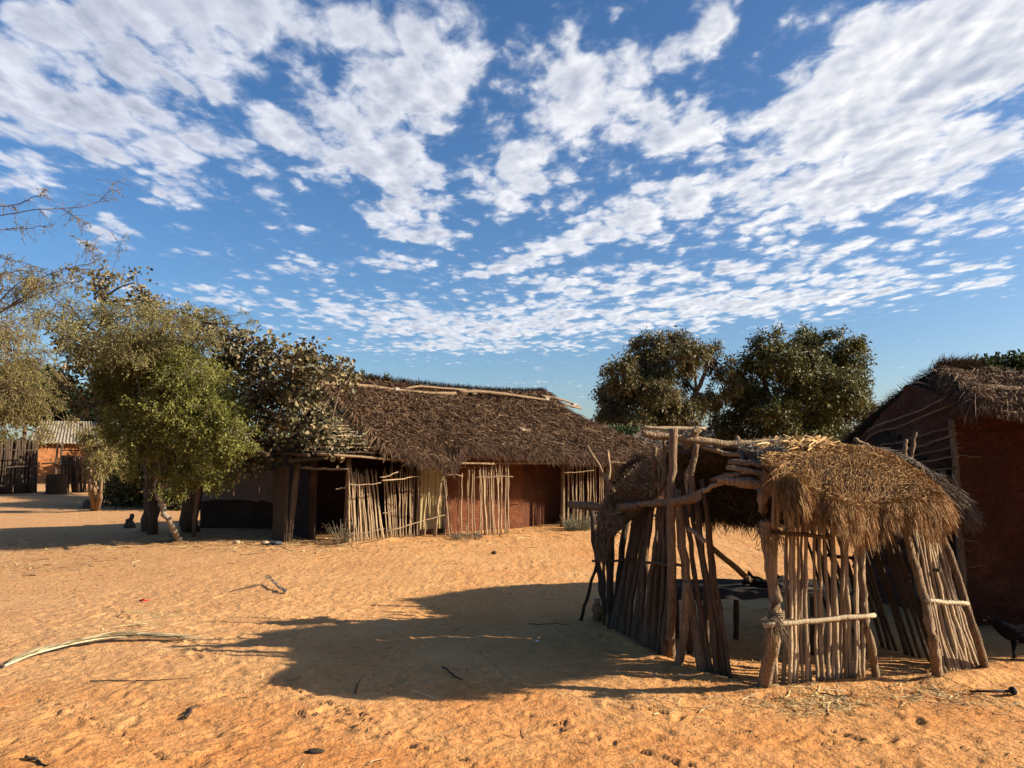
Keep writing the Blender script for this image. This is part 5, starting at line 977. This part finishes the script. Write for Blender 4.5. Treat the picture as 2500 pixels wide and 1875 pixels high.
m_.ribbons(*litter(2500, 0, 0, .3, .007, (.2, .95), [G(60, 1340), G(300, 1325), G(560, 1325), G(800, 1330), G(1100, 1318), G(600, 1310), G(450, 1325), G(1300, 1300), G(100, 1385), G(700, 1335), G(350, 1230), G(450, 1270)], .9))
m_.ribbons(*litter(60, (-4, 4), (3, 8), .35, .003, (.6, 1)))
tag(m_.build('straw_litter', M_LITTER, loc=(0, 0, 0)), 'scattered dry straw and stalks over the sandy yard', 'litter', kind='stuff')
m_ = MB(); m_.ribbons(*litter(5200, (-8, 7), (2.8, 18), .09, .0022, (0, 1))); m_.ribbons(*litter(4200, (-4, 4), (2.8, 6.5), .05, .0014, (0, .8)))
n = 3600; x_ = rng.uniform(-7, 6, n); y_ = 2.8+14*rng.random(n)**1.6; sz = .003+.008*rng.random(n)**2.5
for k in range(n):
    pass
c = np.stack([x_, y_, ground_h(x_, y_)], -1); oc = np.array([[1.3, 0, 0], [0, 1, 0], [-1.2, 0, 0], [0, -1, 0], [0, 0, .6]]); V = c[:, None]+oc[None]*sz[:, None, None]*rng.uniform(.6, 1.4, (n, 5, 1)); b_ = np.arange(n)[:, None, None]*5
m_.add(V, (b_+np.array([[0, 1, 4], [1, 2, 4], [2, 3, 4], [3, 0, 4]])[None]).reshape(-1, 3), np.repeat(rng.random(n), 5), False)
tag(m_.build('twig_debris', straw('debris', [(0, (.03, .02, .012)), (.6, (.13, .075, .035)), (1, (.34, .2, .09))], .1), loc=(0, 0, 0)), 'tiny dark twigs, droppings and pebbles over the yard', 'debris', kind='stuff')

# ================================================================== HEN
Yb = G(2481, 1614)[1]; foot = G(2481, 1614)
hen = thing('hen', 'black hen leaning forward in the shade at the right edge', 'hen', foot)
m_ = MB()
def loft(mb_, stations, sides=16):
    q = np.array([s_[0] for s_ in stations], float); K = len(q); tg = unit(np.gradient(q, axis=0)); V = []
    for k in range(K):
        a = unit(np.cross(tg[k], [0, 1., 0])); b_ = np.array([0, 1., 0]); th = np.linspace(0, 2*np.pi, sides+1); V.append(q[k]+np.cos(th)[:, None]*a*stations[k][1]+np.sin(th)[:, None]*b_*stations[k][2])
    mb_.grid(np.array(V))
def B(dx, z_, dy=0): return (foot[0]+dx, foot[1]+.05+dy, z_)
loft(m_, [(B(-.196, .312), .003, .003), (B(-.190, .314), .013, .011), (B(-.175, .316), .018, .014), (B(-.155, .310), .019, .015), (B(-.13, .293), .029, .024), (B(-.10, .272), .040, .033), (B(-.06, .245), .054, .046), (B(-.015, .220), .066, .058), (B(.03, .203), .064, .062), (B(.08, .190), .066, .064), (B(.12, .188), .056, .056), (B(.155, .196), .04, .04), (B(.185, .212), .032, .026), (B(.22, .24), .036, .014), (B(.26, .265), .034, .009), (B(.29, .28), .010, .003)])
for dy, dx in ((-.03, 0), (.035, .05)):
    m_.tube(np.array([B(dx+.02, .165, dy), B(dx+.005, .125, dy), B(dx+.0, .085, dy), B(dx-.008, .045, dy), B(dx, .008, dy)]), [.032, .024, .013, .006, .006], 8, .05)
    for an in (-.6, 0, .6, 3.1): L = .035 if an < 3 else .018; m_.tube(np.array([B(dx, .008, dy), B(dx-math.cos(an)*L*.5, .008, dy+math.sin(an)*L*.5), B(dx-math.cos(an)*L, .004, dy+math.sin(an)*L)]), [.005, .005, .002], 6, .05)
bo = m_.build('body', M_BLACK, hen)
fe_ = MB(); n = 1500; f = rng.random(n); an = rng.uniform(0, 2*np.pi, n); xa = [-.14, -.06, 0, .05, .12, .17]; cx = -.13+.30*f; rr_ = np.interp(cx, xa, [.025, .052, .064, .066, .055, .035]); cz = np.interp(cx, xa, [.30, .25, .216, .196, .188, .203])
q = np.stack([foot[0]+cx, foot[1]+.05+rr_*np.sin(an)*.95, cz+rr_*np.cos(an)*.98], 1); nm = unit(np.stack([0*an, np.sin(an), np.cos(an)], 1)); fe_.leaves(q+nm*.001, .03, unit(np.array([1., 0, -.1])+rng.normal(size=(n, 3))*.12+nm*.12), nm, .35, .1); fe_.build('plumage', M_BLACK, hen)
m_ = MB(); m_.tube(np.array([B(-.188, .313), B(-.204, .309), B(-.215, .302)]), [.009, .006, .0015], 7, .02); m_.build('beak', M_BEAK, hen)
m_ = MB(); m_.tube(np.array([B(-.188, .305), B(-.188, .296), B(-.187, .290)]), [.003, .005, .002], 6, .05); m_.build('wattle', M_COMB, hen)
m_ = MB()
m_.tube(np.array([B(-.192, .322), B(-.184, .332), B(-.176, .330), B(-.170, .337), B(-.162, .332), B(-.154, .328)]), [.002, .006, .004, .006, .005, .002], 6, .05); m_.build('comb', M_COMB, hen)
m_ = MB(); u, v = np.meshgrid(np.linspace(0, 2*np.pi, 9), np.linspace(0, np.pi, 7)); m_.grid(np.stack([foot[0]-.180+.0028*np.sin(v)*np.cos(u), foot[1]+.05-.0125+.0035*np.sin(v)*np.sin(u), .319+.0028*np.cos(v)], -1)); m_.build('eye', M_BEAK, hen)
# bits lying on the long hut's thatch
def scrap(px, py, v, sz, mat, name, label, cat):
    q = on_facade(px, py, 2.4-2.6*v); q = q-ray(px, py)*.12; m_ = MB(); n_ = 9
    g_ = np.array([[q+np.array([*(tdir*sz*a_), 0])+np.array([*(ndir*sz*.5*b_), sz*.38*b_])+rng.normal(size=3)*sz*.13 for a_ in np.linspace(-1, 1, n_)] for b_ in np.linspace(-1, 1, 6)]); m_.slab(g_, (0, -.006, .004)); return tag(m_.build(name, mat), label, cat)
scrap(1284, 1050, .62, .12, M_PALE, 'cloth_scrap', 'torn whitish cloth lying on the right half of the long thatch roof', 'cloth'); scrap(1190, 1083, .78, .06, M_PALE, 'card_scrap', 'small pale scrap on the long thatch roof just above the eave', 'litter')
scrap(845, 1003, .45, .13, M_SOOT_HOLE, 'plastic_bag', 'black plastic bag caught on the left edge of the long thatch roof', 'bag')
# distant treeline
m_ = MB(); 
for k in range(420):
    an = R(-60+120*rng.random()); d_ = rng.uniform(110, 170); hh = rng.uniform(2.0, 4.2)*(1+.4*math.sin(an*17)); c = np.array([d_*math.sin(an), d_*math.cos(an), hh*.5]); n_ = 150
    m_.leaves(c+rng.normal(size=(n_, 3))*np.array([2.2, 2.2, hh*.28]), .9, rnddir(n_), rnddir(n_), .6)
tag(m_.build('distant_woodland', L_FAR, loc=(0, 0, 0)), 'low far off scrub along the horizon', 'woodland', kind='stuff')
print('objects', len(bpy.data.objects), 'polys', sum(len(m.polygons) for m in bpy.data.meshes))
